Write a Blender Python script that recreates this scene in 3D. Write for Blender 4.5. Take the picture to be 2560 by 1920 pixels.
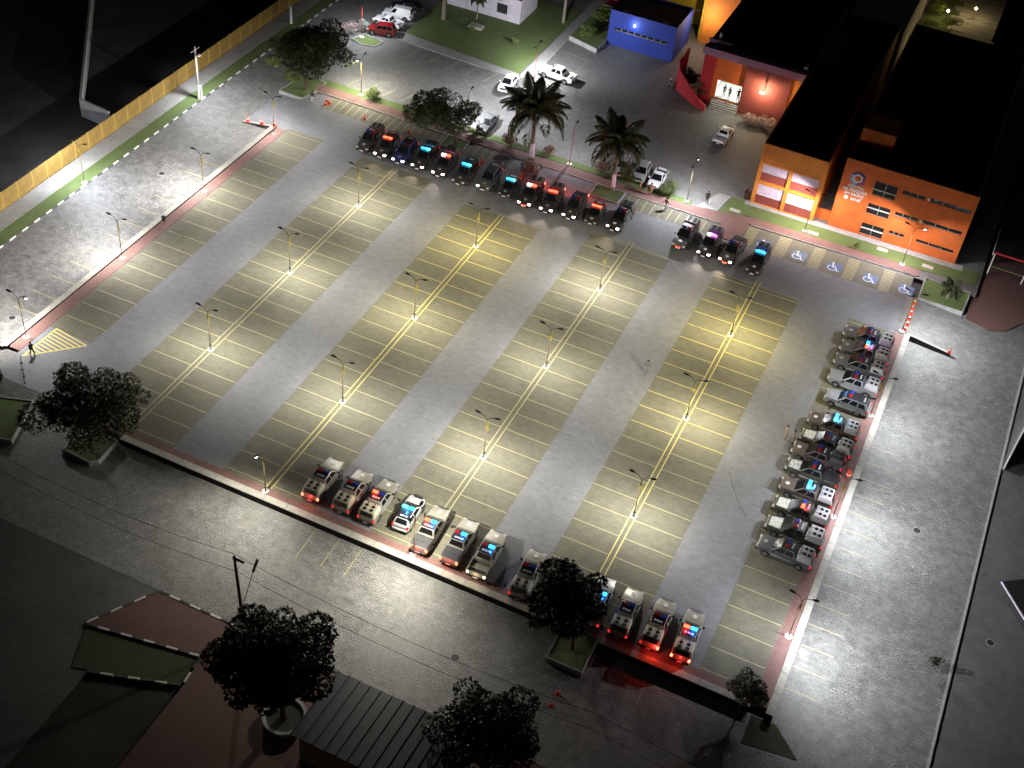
import bpy, bmesh, math, random
from mathutils import Vector, Matrix
sc = bpy.context.scene
for o in list(bpy.data.objects): bpy.data.objects.remove(o)
RAD = math.radians
# ------------------------------------------------------------------ camera
CAM = bpy.data.cameras.new('camera'); cam = bpy.data.objects.new('camera', CAM); sc.collection.objects.link(cam)
FPX = 3203.92                                   # focal length in photo pixels (2560 wide)
def _rot(rx, ry, rz):
    return Matrix.Rotation(rz, 3, 'Z') @ Matrix.Rotation(ry, 3, 'Y') @ Matrix.Rotation(rx, 3, 'X')
CR = _rot(0.832454, -0.0864674, 0.432235); CC = Vector((62.3377, -79.8771, 87.3916))
cam.matrix_world = Matrix.Translation(CC) @ CR.to_4x4()
CAM.sensor_width = 36; CAM.lens = FPX/2560*36; CAM.clip_end = 2000; CAM.clip_start = 1
sc.camera = cam
def ray(x, y): return CR @ Vector(((x-1280)/FPX, (960-y)/FPX, -1))
def px(x, y, z=0):                              # photo pixel -> point at height z
    d = ray(x, y); return CC + d*((z-CC.z)/d.z)
# ------------------------------------------------------------------ world, moon, exposure
W = bpy.data.worlds.new('World'); sc.world = W; W.use_nodes = True
wn = W.node_tree.nodes; bg = wn['Background']
sky = wn.new('ShaderNodeTexSky'); sky.sky_type = 'NISHITA'; sky.sun_disc = False
sky.sun_elevation = RAD(1.5); sky.sun_rotation = RAD(200)
W.node_tree.links.new(sky.outputs[0], bg.inputs[0]); bg.inputs[1].default_value = 0.006
sd = bpy.data.lights.new('moon', 'SUN'); sd.energy = 0.006; sd.angle = RAD(2); sd.color = (.8, .88, 1)
so = bpy.data.objects.new('moon', sd); sc.collection.objects.link(so); so.rotation_euler = (RAD(40), 0, RAD(20))
sc.view_settings.view_transform = 'Standard'; sc.view_settings.look = 'None'
sc.view_settings.exposure = 0; sc.view_settings.gamma = 1
LAMP_W = 400            # lot lamp heads, before the common scale LG
LG = 8.2
sc.render.engine = 'CYCLES'
cy = sc.cycles
cy.use_denoising = True
cy.max_bounces = 4; cy.diffuse_bounces = 2; cy.glossy_bounces = 2; cy.transmission_bounces = 2
cy.caustics_reflective = False; cy.caustics_refractive = False; cy.sample_clamp_indirect = 3; cy.sample_clamp_direct = 20
rnd = random.Random(7)
# ------------------------------------------------------------------ materials
MATS = {}
def new_mat(name):
    m = bpy.data.materials.new(name); m.use_nodes = True; MATS[name] = m
    return m, m.node_tree.nodes, m.node_tree.links, m.node_tree.nodes['Principled BSDF']
def simple(name, col, rough=.6, metal=0, coat=0, var=0, vscale=3, bump=0, bscale=30, spec=.5):
    m, n, l, b = new_mat(name)
    b.inputs['Base Color'].default_value = (*col, 1); b.inputs['Roughness'].default_value = rough
    b.inputs['Metallic'].default_value = metal; b.inputs['Coat Weight'].default_value = coat
    b.inputs['Coat Roughness'].default_value = .12; b.inputs['Specular IOR Level'].default_value = spec
    if var or bump:
        tc = n.new('ShaderNodeTexCoord')
    if var:
        nz = n.new('ShaderNodeTexNoise'); nz.inputs['Scale'].default_value = vscale; nz.inputs['Detail'].default_value = 6
        nz.inputs['Roughness'].default_value = .65
        l.new(tc.outputs['Object'], nz.inputs['Vector'])
        r = n.new('ShaderNodeValToRGB')
        r.color_ramp.elements[0].position = .3; r.color_ramp.elements[1].position = .7
        r.color_ramp.elements[0].color = (*[c*(1-var) for c in col], 1)
        r.color_ramp.elements[1].color = (*[min(1, c*(1+var)) for c in col], 1)
        l.new(nz.outputs['Fac'], r.inputs[0]); l.new(r.outputs[0], b.inputs['Base Color'])
    if bump:
        n2 = n.new('ShaderNodeTexNoise'); n2.inputs['Scale'].default_value = bscale; n2.inputs['Detail'].default_value = 4
        l.new(tc.outputs['Object'], n2.inputs['Vector'])
        bp = n.new('ShaderNodeBump'); bp.inputs['Strength'].default_value = bump; bp.inputs['Distance'].default_value = .02
        l.new(n2.outputs['Fac'], bp.inputs['Height']); l.new(bp.outputs[0], b.inputs['Normal'])
    return m
def emit(name, col, s, base=None):
    m, n, l, b = new_mat(name)
    b.inputs['Base Color'].default_value = (*(base or [c*.5 for c in col]), 1); b.inputs['Roughness'].default_value = .25
    b.inputs['Emission Color'].default_value = (*col, 1); b.inputs['Emission Strength'].default_value = s
    m.cycles.emission_sampling = 'NONE' if s < 3 else 'AUTO'
    return m
def mixc(n, l, a, b, f, mode='MIX'):
    x = n.new('ShaderNodeMix'); x.data_type = 'RGBA'; x.blend_type = mode
    for s, v in ((x.inputs[6], a), (x.inputs[7], b), (x.inputs[0], f)):
        if hasattr(v, 'links'): l.new(v, s)
        else: s.default_value = v if isinstance(v, (int, float)) else (*v, 1)
    return x.outputs[2]
def noise(n, l, vec, scale, detail=5, rough=.6, lo=.35, hi=.65):
    z = n.new('ShaderNodeTexNoise'); z.inputs['Scale'].default_value = scale; z.inputs['Detail'].default_value = detail
    z.inputs['Roughness'].default_value = rough; l.new(vec, z.inputs['Vector'])
    r = n.new('ShaderNodeMapRange'); r.inputs[1].default_value = lo; r.inputs[2].default_value = hi
    l.new(z.outputs['Fac'], r.inputs[0]); return r.outputs[0]
def mapping(n, l, sc_=(1, 1, 1), rot=0):
    tc = n.new('ShaderNodeTexCoord'); mp = n.new('ShaderNodeMapping')
    mp.inputs['Scale'].default_value = sc_; mp.inputs['Rotation'].default_value = (0, 0, rot)
    l.new(tc.outputs['Object'], mp.inputs['Vector']); return mp.outputs[0]
def paving(name, c1, c2, tint, bw=.2, bh=.1, mortar=.012, rough=.7, dirt=.5, bump=.35, offs=.5, streak=0, mort=.6, spec=.4, warp=.05):
    """unit paving too small to pick apart: stone-by-stone colour, joints and relief, plus large dirt patches"""
    m, n, l, b = new_mat(name); v = mapping(n, l)
    br = n.new('ShaderNodeTexBrick'); br.offset = offs
    br.inputs['Scale'].default_value = 1; br.inputs['Brick Width'].default_value = bw; br.inputs['Row Height'].default_value = bh
    br.inputs['Mortar Size'].default_value = mortar; br.inputs['Color1'].default_value = (*c1, 1); br.inputs['Color2'].default_value = (*c2, 1)
    br.inputs['Mortar'].default_value = (*[x*mort for x in c1], 1)
    wz = n.new('ShaderNodeTexNoise'); wz.inputs['Scale'].default_value = .9; wz.inputs['Detail'].default_value = 3; l.new(v, wz.inputs['Vector'])
    wv = n.new('ShaderNodeVectorMath'); wv.operation = 'MULTIPLY_ADD'; wv.inputs[1].default_value = (warp*4, warp*4, 0); l.new(wz.outputs['Color'], wv.inputs[0]); l.new(v, wv.inputs[2])
    l.new(wv.outputs[0], br.inputs['Vector'])
    big = noise(n, l, v, .16, 6, .62, .38, .66)
    mid = noise(n, l, v, 1.3, 6, .7, .3, .72)
    fine = noise(n, l, v, 9, 3, .7, .25, .75)
    c = mixc(n, l, br.outputs['Color'], tint, big)
    sc1 = n.new('ShaderNodeMapRange'); sc1.inputs[3].default_value = 1-dirt; sc1.inputs[4].default_value = 1.12; l.new(mid, sc1.inputs[0])
    sc2 = n.new('ShaderNodeMapRange'); sc2.inputs[3].default_value = 1-dirt*.8; sc2.inputs[4].default_value = 1.2; l.new(fine, sc2.inputs[0])
    mu = n.new('ShaderNodeMath'); mu.operation = 'MULTIPLY'; l.new(sc1.outputs[0], mu.inputs[0]); l.new(sc2.outputs[0], mu.inputs[1])
    f = mu.outputs[0]
    if streak:
        v2 = mapping(n, l, (.35, 4.5, 1)); st = noise(n, l, v2, 1.6, 4, .7, .3, .7)
        s3 = n.new('ShaderNodeMapRange'); s3.inputs[3].default_value = 1-streak; s3.inputs[4].default_value = 1+streak*.5; l.new(st, s3.inputs[0])
        mu2 = n.new('ShaderNodeMath'); mu2.operation = 'MULTIPLY'; l.new(f, mu2.inputs[0]); l.new(s3.outputs[0], mu2.inputs[1]); f = mu2.outputs[0]
    stn = noise(n, l, v, .55, 8, .78, .60, .74)                  # old oil and tyre stains
    s4 = n.new('ShaderNodeMapRange'); s4.inputs[3].default_value = 1; s4.inputs[4].default_value = 1-min(.6, dirt*1.7); l.new(stn, s4.inputs[0])
    mu4 = n.new('ShaderNodeMath'); mu4.operation = 'MULTIPLY'; l.new(f, mu4.inputs[0]); l.new(s4.outputs[0], mu4.inputs[1]); f = mu4.outputs[0]
    vm = n.new('ShaderNodeVectorMath'); vm.operation = 'SCALE'; l.new(c, vm.inputs[0]); l.new(f, vm.inputs['Scale'])
    l.new(vm.outputs[0], b.inputs['Base Color'])
    rr = n.new('ShaderNodeMapRange'); rr.inputs[3].default_value = rough-.15; rr.inputs[4].default_value = rough+.15
    l.new(mid, rr.inputs[0]); l.new(rr.outputs[0], b.inputs['Roughness'])
    b.inputs['Specular IOR Level'].default_value = spec
    ad = n.new('ShaderNodeMath'); ad.operation = 'MULTIPLY_ADD'; ad.inputs[1].default_value = -1.0
    l.new(br.outputs['Fac'], ad.inputs[0]); l.new(fine, ad.inputs[2])
    bp = n.new('ShaderNodeBump'); bp.inputs['Strength'].default_value = bump; bp.inputs['Distance'].default_value = .03
    l.new(ad.outputs[0], bp.inputs['Height']); l.new(bp.outputs[0], b.inputs['Normal'])
    return m
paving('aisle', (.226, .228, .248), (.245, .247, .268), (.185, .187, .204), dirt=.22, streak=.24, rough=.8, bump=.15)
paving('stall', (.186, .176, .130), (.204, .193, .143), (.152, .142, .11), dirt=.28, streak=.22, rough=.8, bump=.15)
paving('cobble', (.30, .298, .288), (.42, .415, .40), (.25, .249, .24), bw=.34, bh=.17, mortar=.03, dirt=.55, rough=.5, bump=.9, streak=.22, mort=.35, spec=.6, warp=.22)
paving('cobble_north', (.25, .25, .248), (.34, .34, .335), (.21, .21, .208), bw=.34, bh=.17, mortar=.03, dirt=.4, rough=.6, bump=.8, streak=.22, mort=.4, warp=.22)
paving('red_paver', (.225, .122, .108), (.265, .148, .13), (.175, .098, .09), dirt=.28, rough=.8, bump=.2)
paving('plaza_paver', (.15, .078, .068), (.18, .095, .08), (.125, .068, .062), dirt=.25, rough=.8, bump=.2)
paving('side_pave', (.30, .30, .29), (.33, .33, .32), (.25, .25, .245), bw=.5, bh=.5, dirt=.2, offs=0, bump=.15)
paving('asphalt', (.13, .13, .128), (.14, .14, .14), (.10, .10, .10), dirt=.3, mort=.95, bump=.15, rough=.85)
simple('earth', (.035, .033, .028), .95, var=.5, vscale=.25)
simple('concrete', (.36, .345, .31), .8, var=.22, vscale=2.2, bump=.2)
simple('concrete_grey', (.30, .30, .30), .8, var=.22, vscale=1.5, bump=.2)
simple('kerb_dark', (.07, .07, .068), .8, var=.3)
simple('kerb_white', (.6, .6, .58), .7, var=.2, vscale=6)
simple('wall_black', (.018, .017, .016), .85, var=.3)
def grass_mat(name, a, b2):
    m, n, l, b = new_mat(name); v = mapping(n, l)
    c = mixc(n, l, a, b2, noise(n, l, v, .7, 6, .7)); c = mixc(n, l, c, [x*.55 for x in a], noise(n, l, v, 14, 4, .7, .45, .8))
    c = mixc(n, l, c, (.12, .10, .055), noise(n, l, v, .35, 6, .75, .56, .85))
    l.new(c, b.inputs['Base Color']); b.inputs['Roughness'].default_value = .9
    bp = n.new('ShaderNodeBump'); bp.inputs['Strength'].default_value = .6; bp.inputs['Distance'].default_value = .05
    l.new(noise(n, l, v, 22, 3, .8), bp.inputs['Height']); l.new(bp.outputs[0], b.inputs['Normal'])
grass_mat('grass_dry', (.045, .05, .02), (.06, .06, .028))
grass_mat('grass', (.095, .145, .042), (.13, .17, .055))
def paint(name, col, under, wear=.35):
    m, n, l, b = new_mat(name); v = mapping(n, l)
    f = noise(n, l, v, 5, 6, .75, .62-wear*.25, .9-wear*.2)
    l.new(mixc(n, l, col, under, f), b.inputs['Base Color']); b.inputs['Roughness'].default_value = .6
paint('line_yellow', (.46, .42, .21), (.2, .185, .13), .85)
paint('line_bright', (.60, .51, .16), (.21, .19, .13), .55)
paint('line_fresh', (.74, .62, .14), (.3, .26, .12), .3)
paint('line_dim', (.42, .36, .18), (.17, .16, .14), .75)
paint('paint_white', (.78, .80, .82), (.25, .3, .4), .3)
paint('paint_blue', (.07, .13, .27), (.12, .16, .22), .5)
# building paints
simple('orange', (.58, .125, .022), .75, var=.2, vscale=.7); simple('orange_light', (.66, .23, .035), .75, var=.2, vscale=.7)
simple('deep_red', (.24, .055, .045), .8, var=.12, vscale=1.2); simple('red_wall', (.42, .02, .03), .75, var=.12, vscale=1)
simple('lilac', (.62, .52, .68), .75, var=.16, vscale=1.6); simple('mauve', (.34, .20, .33), .75, var=.1)  # lilac also carries violet light on the bay panels and palm trunks
simple('blue_wall', (.014, .04, .30), .7, var=.12, vscale=.8); simple('yellow_wall', (.62, .44, .02), .75, var=.1)
simple('white_wall', (.58, .54, .62), .8, var=.14, vscale=.9); simple('roof_black', (.008, .008, .009), .9, var=.4, vscale=.4)
simple('roof_grey', (.2, .195, .185), .9, var=.35, vscale=.7); simple('roof_sheet', (.022, .026, .042), .5, var=.3, vscale=1.5)
simple('fence_yellow', (.20, .125, .026), .7, var=.22, vscale=1.3); simple('fence_post', (.36, .24, .05), .7)
simple('glass_dark', (.008, .009, .011), .08, spec=.6); simple('glass_bldg', (.012, .013, .014), .15)
simple('frame_alu', (.55, .55, .55), .4, metal=.6); simple('metal_dark', (.03, .03, .032), .45)
simple('white_paint', (.75, .75, .76), .5); simple('pole_yellow', (.20, .155, .08), .6, var=.25, vscale=4); simple('ribbon', (.62, .48, .03), .8)
simple('pole_red', (.5, .04, .03), .6); simple('pole_grey', (.32, .31, .29), .8, var=.2)
simple('wood_pole', (.05, .042, .036), .9, var=.3); simple('bark', (.10, .075, .055), .95, var=.35, vscale=5, bump=.6, bscale=12)
simple('palm_bark', (.22, .19, .15), .95, var=.3, vscale=5, bump=.5, bscale=10)
simple('cone_orange', (.85, .085, .03), .5); simple('cone_white', (.8, .8, .8), .5); simple('rubber', (.014, .014, .015), .8)
simple('rim', (.30, .30, .31), .35, metal=.7); simple('plate', (.7, .7, .7), .5)
simple('gym_skin', (.30, .17, .11), .6); simple('cloth_khaki', (.24, .19, .12), .9, var=.25, vscale=9); simple('cloth_black', (.015, .015, .017), .9)
simple('cloth_white', (.6, .6, .6), .9); simple('cloth_tan', (.42, .24, .15), .9, var=.2, vscale=8); simple('hair', (.012, .01, .009), .8)
simple('cloth_grey', (.13, .14, .15), .9, var=.3, vscale=10)
def leafmat(name, a, b2, tr=.25):
    m, n, l, b = new_mat(name); v = mapping(n, l)
    c = mixc(n, l, a, b2, noise(n, l, v, 1.1, 4, .7, .3, .7)); c = mixc(n, l, c, [x*.45 for x in a], noise(n, l, v, 7, 2, .6, .5, .75))
    l.new(c, b.inputs['Base Color']); b.inputs['Roughness'].default_value = .55
    t = n.new('ShaderNodeBsdfTranslucent'); l.new(c, t.inputs[0]); mx = n.new('ShaderNodeMixShader'); mx.inputs[0].default_value = tr
    l.new(b.outputs[0], mx.inputs[1]); l.new(t.outputs[0], mx.inputs[2]); l.new(mx.outputs[0], n['Material Output'].inputs[0])
leafmat('leaf', (.055, .085, .022), (.10, .13, .03)); leafmat('leaf_dark', (.022, .032, .016), (.038, .05, .022), .12)
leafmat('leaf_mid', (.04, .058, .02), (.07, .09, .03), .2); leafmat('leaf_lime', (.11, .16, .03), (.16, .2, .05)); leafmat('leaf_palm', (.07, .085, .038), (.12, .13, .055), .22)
leafmat('leaf_pale', (.26, .29, .22), (.45, .48, .42), .2); leafmat('leaf_brown', (.13, .07, .035), (.2, .13, .06), .2)
leafmat('leaf_flower', (.35, .22, .22), (.5, .42, .36), .2)
# vehicles
CARS = dict(taupe=(.33, .31, .27), brown=(.105, .082, .072), dark=(.045, .04, .038), olive=(.05, .052, .04), grey=(.26, .275, .30), charcoal=(.115, .12, .125),  # taupe and dark: one brown paint, lightened for strong light, darkened for shade
            silver=(.50, .52, .54), white=(.78, .79, .82), redcar=(.18, .006, .01), blackcar=(.012, .012, .014), midblue=(.03, .045, .16))  # bluelit: a neighbour's blue light put into the dark body colour
for k_, c_ in CARS.items(): simple('car_'+k_, c_, .32, metal=.25 if k_ in ('silver', 'grey', 'taupe', 'charcoal') else 0, coat=.7)
simple('car_roof', (.016, .016, .02), .3, coat=.6); simple('shell_beige', (.52, .49, .37), .6, var=.08); simple('shell_light', (.46, .46, .49), .55, var=.1, vscale=4)
simple('shell_dark', (.07, .07, .07), .5); simple('bed_dark', (.03, .03, .033), .7, var=.3, vscale=3); simple('trim', (.012, .012, .013), .5)
simple('vent', (.006, .006, .007), .9); simple('badge', (.62, .62, .62), .5); simple('badge_grey', (.30, .28, .27), .6)
def camo(name, a, b2):
    m, n, l, b = new_mat(name); v = mapping(n, l)
    f = noise(n, l, v, 7, 5, .75, .46, .54); l.new(mixc(n, l, a, b2, f), b.inputs['Base Color']); b.inputs['Roughness'].default_value = .5
camo('camo_hood', (.62, .64, .66), (.12, .13, .14)); camo('camo_pale', (.70, .70, .66), (.42, .43, .42))
emit('head_lit', (1, .95, .85), 14); simple('head_off', (.5, .5, .5), .15)
emit('tail_dim', (1, .03, .03), .8, (.4, .01, .01)); emit('tail_lit', (1, .12, .06), 9, (.4, .01, .01)); emit('reverse_lit', (1, .85, .45), 12)
emit('bar_blue_lit', (.02, .42, 1.0), 7); emit('bar_cyan_lit', (.05, .75, 1.0), 8); emit('bar_red_lit', (1, .06, .025), 8); emit('bar_white_lit', (1, .8, .85), 12)
emit('bar_violet_lit', (.9, .1, .9), 6)
simple('bar_blue_off', (.012, .03, .24), .25); simple('bar_red_off', (.22, .008, .012), .25)
emit('lens_lit', (1, .97, .88), 20); emit('lens_cool', (.93, .95, 1), 25); emit('lens_warm', (1, .75, .35), 40); emit('room_light', (.9, 1, .85), 6)
# ------------------------------------------------------------------ mesh helpers
COL = sc.collection
class MB:
    def __init__(s): s.v = []; s.f = []; s.m = []
    def add(s, vs, fs, mi=0):
        o = len(s.v); s.v += [tuple(v) for v in vs]; s.f += [tuple(o+i for i in f) for f in fs]; s.m += [mi]*len(fs); return s
    def box(s, x0, x1, y0, y1, z0, z1, mi=0):
        return s.add([(x0,y0,z0),(x1,y0,z0),(x1,y1,z0),(x0,y1,z0),(x0,y0,z1),(x1,y0,z1),(x1,y1,z1),(x0,y1,z1)],
                     [(3,2,1,0),(4,5,6,7),(0,1,5,4),(1,2,6,5),(2,3,7,6),(3,0,4,7)], mi)
    def poly(s, pts, z, mi=0):                   # flat sheet, counter-clockwise
        return s.add([(p[0], p[1], p[2] if len(p) > 2 else z) for p in pts], [tuple(range(len(pts)))], mi)
    def slab(s, pts, z0, z1, mi=0):
        n = len(pts); vs = [(p[0], p[1], z0) for p in pts]+[(p[0], p[1], z1) for p in pts]
        return s.add(vs, [tuple(range(n-1, -1, -1)), tuple(range(n, 2*n))]+[(i, (i+1) % n, n+(i+1) % n, n+i) for i in range(n)], mi)
    def tube(s, pts, rs, seg=8, mi=0, cap=True):
        pts = [Vector(p) for p in pts]; rings = []
        if not isinstance(rs, (list, tuple)): rs = [rs]*len(pts)
        for i, p in enumerate(pts):
            d = (pts[min(i+1, len(pts)-1)]-pts[max(i-1, 0)]).normalized()
            a = Vector((0, 0, 1)) if abs(d.z) < .9 else Vector((1, 0, 0))
            u = d.cross(a).normalized(); w = d.cross(u)
            rings.append([p+(u*math.cos(2*math.pi*k/seg)+w*math.sin(2*math.pi*k/seg))*rs[i] for k in range(seg)])
        vs = [v for r in rings for v in r]; fs = []
        for i in range(len(rings)-1):
            for k in range(seg):
                a, b = i*seg+k, i*seg+(k+1) % seg
                fs.append((a, a+seg, b+seg, b))
        if cap: fs += [tuple(range(seg)), tuple(range((len(rings)-1)*seg+seg-1, (len(rings)-1)*seg-1, -1))]
        return s.add(vs, fs, mi)
    def lathe(s, prof, seg=16, c=(0, 0, 0), mi=0):  # prof [(r,z)]
        vs = []; fs = []
        for r, z in prof:
            for k in range(seg): vs.append((c[0]+r*math.cos(2*math.pi*k/seg), c[1]+r*math.sin(2*math.pi*k/seg), c[2]+z))
        for i in range(len(prof)-1):
            for k in range(seg):
                a, b = i*seg+k, i*seg+(k+1) % seg; fs.append((a, b, b+seg, a+seg))
        fs += [tuple(range(seg-1, -1, -1)), tuple(range((len(prof)-1)*seg, len(prof)*seg))]
        return s.add(vs, fs, mi)
    def mesh(s, name, smooth=False, bevel=0, seg=2):
        me = bpy.data.meshes.new(name); me.from_pydata(s.v, [], s.f)
        for p, mi in zip(me.polygons, s.m): p.material_index = mi
        if bevel:
            bm = bmesh.new(); bm.from_mesh(me); bmesh.ops.recalc_face_normals(bm, faces=bm.faces)
            es = [e for e in bm.edges if len(e.link_faces) == 2 and e.calc_face_angle(0) > RAD(25)]
            bmesh.ops.bevel(bm, geom=es, offset=bevel, segments=seg, affect='EDGES', profile=.6, clamp_overlap=True)
            bm.to_mesh(me); bm.free()
        if smooth:
            for p in me.polygons: p.use_smooth = True
        me.update(); return me
def ob(name, me, mat=None, parent=None, loc=(0, 0, 0), rz=0):
    if isinstance(me, MB): me = me.mesh(name)
    o = bpy.data.objects.new(name, me); COL.objects.link(o); o.location = loc; o.rotation_euler = (0, 0, rz)
    if parent is not None: o.parent = parent
    if mat is not None:
        ms = mat if isinstance(mat, (list, tuple)) else [mat]
        if not me.materials:
            for x in ms: me.materials.append(MATS[x])
        for i, x in enumerate(ms):
            if me.materials[i] is not MATS[x]:
                o.material_slots[i].link = 'OBJECT'; o.material_slots[i].material = MATS[x]
    return o
def tag(o, label, cat, group=None):
    o['label'] = label; o['category'] = cat
    if group: o['group'] = group
    return o
def struct(o): o['kind'] = 'structure'; return o
def thing(name, label, cat, loc=(0, 0, 0), rz=0, group=None):
    o = bpy.data.objects.new(name, None); COL.objects.link(o); o.location = loc; o.rotation_euler = (0, 0, rz); o.empty_display_size = .3
    return tag(o, label, cat, group)
def copy_tree(o, parent=None):
    c = o.copy(); COL.objects.link(c)
    if parent is not None: c.parent = parent
    for ch in list(o.children): copy_tree(ch, c)
    return c
def lamp(kind, loc, energy, color, parent=None, size=.15, spot=None, aim=None, blend=1, name='lamp_light'):
    d = bpy.data.lights.new(name, kind); d.energy = energy; d.color = color; d.shadow_soft_size = size
    if kind == 'SPOT': d.spot_size = RAD(spot); d.spot_blend = blend
    o = bpy.data.objects.new(name, d); COL.objects.link(o); o.location = loc
    if aim is not None: o.rotation_euler = Vector(aim).to_track_quat('-Z', 'Y').to_euler()
    if parent is not None: o.parent = parent
    return o
ZS = -.45     # street level below the raised car park
# ------------------------------------------------------------------ the setting
struct(ob('ground', MB().poly([(-700, -700), (700, -700), (700, 900), (-700, 900)], ZS-.06), 'earth'))
m = MB()
for r in [(-29.3, -17.9, -14.95, 140), (-29.3, 76.3, -27.3, -14.95), (63.95, 76.3, -14.95, 60)]:
    m.poly([(r[0], r[2]), (r[1], r[2]), (r[1], r[3]), (r[0], r[3])], ZS)
struct(ob('street', m, 'cobble'))
m = MB(); m.poly([(-120, -90), (13.6, -90), (13.6, -27.35), (-120, -27.35)], ZS+.004); struct(ob('south_pavement', m, 'asphalt'))
m = MB(); m.poly([(76.5, -60), (150, -60), (150, 46.8), (76.5, 46.8)], ZS+.004); struct(ob('east_pavement', m, 'asphalt'))
lot = struct(ob('parking_lot', MB().box(-15.95, 62.1, -13.35, 51.5, -.6, 0), 'aisle'))
# ramps up to the lot
m = MB(); m.poly([(-22, 39.45, ZS), (-15.95, 39.45, 0), (-15.95, 51.2, 0), (-22, 51.2, ZS)], 0); struct(ob('west_ramp', m, 'aisle'))
m = MB(); m.poly([(62.1, 40.0, 0), (68.6, 40.0, ZS+.003), (68.6, 47.6, ZS+.003), (62.1, 47.6, 0)], 0); struct(ob('east_ramp', m, 'cobble'))
m = MB(); m.poly([(-22, -14.95, ZS+.003), (-15.95, -13.35, 0), (-15.95, -9.9, 0), (-22, -9.9, ZS+.003)], 0)
m.poly([(-22, -14.95, ZS+.003), (-3, -14.95, ZS+.003), (-3, -13.35, 0), (-15.95, -13.35, 0)], 0)
struct(ob('south_west_ramp', m, 'cobble'))
# upper (north) ground
m = MB(); m.poly([(-19.5, 51.5), (69.3, 51.5), (69.3, 140), (-19.5, 140)], -.004); m.poly([(-24, 51.2, ZS+.002), (-19.5, 51.2, -.004), (-19.5, 140, -.004), (-24, 140, ZS+.002)], 0)
struct(ob('north_lot', m, 'cobble_north'))
# stall paving strips
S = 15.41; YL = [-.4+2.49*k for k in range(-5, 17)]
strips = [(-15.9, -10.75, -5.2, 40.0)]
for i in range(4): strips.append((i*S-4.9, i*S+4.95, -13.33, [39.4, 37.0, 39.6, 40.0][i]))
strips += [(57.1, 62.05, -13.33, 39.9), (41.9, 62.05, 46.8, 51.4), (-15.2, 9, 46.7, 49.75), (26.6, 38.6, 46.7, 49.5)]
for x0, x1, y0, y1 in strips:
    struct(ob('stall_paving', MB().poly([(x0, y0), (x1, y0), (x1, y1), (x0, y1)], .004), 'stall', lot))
UNIT = MB().poly([(-.5, -.5), (.5, -.5), (.5, .5), (-.5, .5)], 0).mesh('paint_strip')
def line(x0, y0, x1, y1, w=.085, mat='line_yellow', z=.009, par=lot, name='stall_line'):
    o = ob(name, UNIT, mat, par, ((x0+x1)/2, (y0+y1)/2, z), math.atan2(y1-y0, x1-x0)); o.scale = (math.hypot(x1-x0, y1-y0), w, 1); return o
UNIT.materials.append(MATS['line_yellow'])
for y in YL:                                       # west row
    if y > -4: line(-15.6, y, -10.75, y)
for i in range(4):
    top = [38, 36, 39.2, 39.8][i]
    for y in YL:
        if y > top+.5: continue
        bright = 'line_bright' if (i == 1 and y > 18) or (i == 3 and y > 10) else 'line_yellow'
        dim = (i == 1 and y < -9)
        line(i*S-4.85, y, i*S-.3, y, mat='line_dim' if dim else bright); line(i*S+.2, y, i*S+4.9, y, mat='line_dim' if dim else bright)
    for dx in (-.3, .2):
        line(i*S+dx, -13.2, i*S+dx, top+1.3, .11, 'line_bright' if i in (1, 3) else 'line_yellow')
for y in YL:
    if y < 41: line(57.2, y-.15, 62.0, y-.15)
x = -14.8
while x < 9.2: line(x, 46.8, x-.1, 49.7, .08, 'line_yellow' if x < -5 else 'line_dim'); x += 1.02
x = 27.2
while x < 38.5: line(x, 46.8, x, 49.4, .08); x += 1.1
line(41.4, 40.05, 51.2, 40.05, .08, 'line_dim'); line(26, 40.1, 36, 39.6, .08, 'line_dim')
# hatched triangle at the south-west corner
tri = [(-15.1, -5.1), (-10.9, -5.7), (-15.2, -10.0)]
for a, b in ((0, 1), (1, 2), (2, 0)): line(*tri[a], *tri[b], .13, 'line_fresh', name='hatch_line')
for k in range(1, 11):
    t = k/11; p = (tri[0][0]+(tri[1][0]-tri[0][0])*t*0+0, tri[0][1]+(tri[2][1]-tri[0][1])*t); q = (tri[1][0]+(tri[2][0]-tri[1][0])*t, tri[1][1]+(tri[2][1]-tri[1][1])*t)
    line(*p, *q, .13, 'line_fresh', name='hatch_line')
# accessible bays: hatched aisles and wheelchair symbols
for x0, x1 in [(42.0, 43.3), (45.9, 47.4), (50.2, 51.6), (54.4, 55.75), (58.7, 60.0)]:
    for k in range(15):
        y = 47.0+k*.3; line(x0, y-.12, x1, y+.12, .1, 'line_yellow', name='hatch_line')
def isa_mesh():
    m = MB()
    def stroke(pts, w):
        for (ax, ay), (bx, by) in zip(pts, pts[1:]):
            d = Vector((bx-ax, by-ay)).normalized(); nx, ny = -d.y*w/2, d.x*w/2; ex, ey = d.x*w*.4, d.y*w*.4
            m.poly([(ax-nx-ex, ay-ny-ey), (bx-nx+ex, by-ny+ey), (bx+nx+ex, by+ny+ey), (ax+nx-ex, ay+ny-ey)], 0)
    arc = [(-.12+.52*math.cos(RAD(a)), -.28+.52*math.sin(RAD(a))) for a in range(115, 345, 14)]
    stroke(arc, .11); stroke([(-.12, .58), (-.1, -.05), (.38, -.07), (.62, -.72), (.82, -.66)], .13); stroke([(-.1, .25), (.3, .25)], .11)
    m.poly([(-.14+.15*math.cos(k*math.pi/6), .82+.15*math.sin(k*math.pi/6)) for k in range(12)], 0)
    return m.mesh('wheelchair_symbol')
ISA = isa_mesh()
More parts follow.
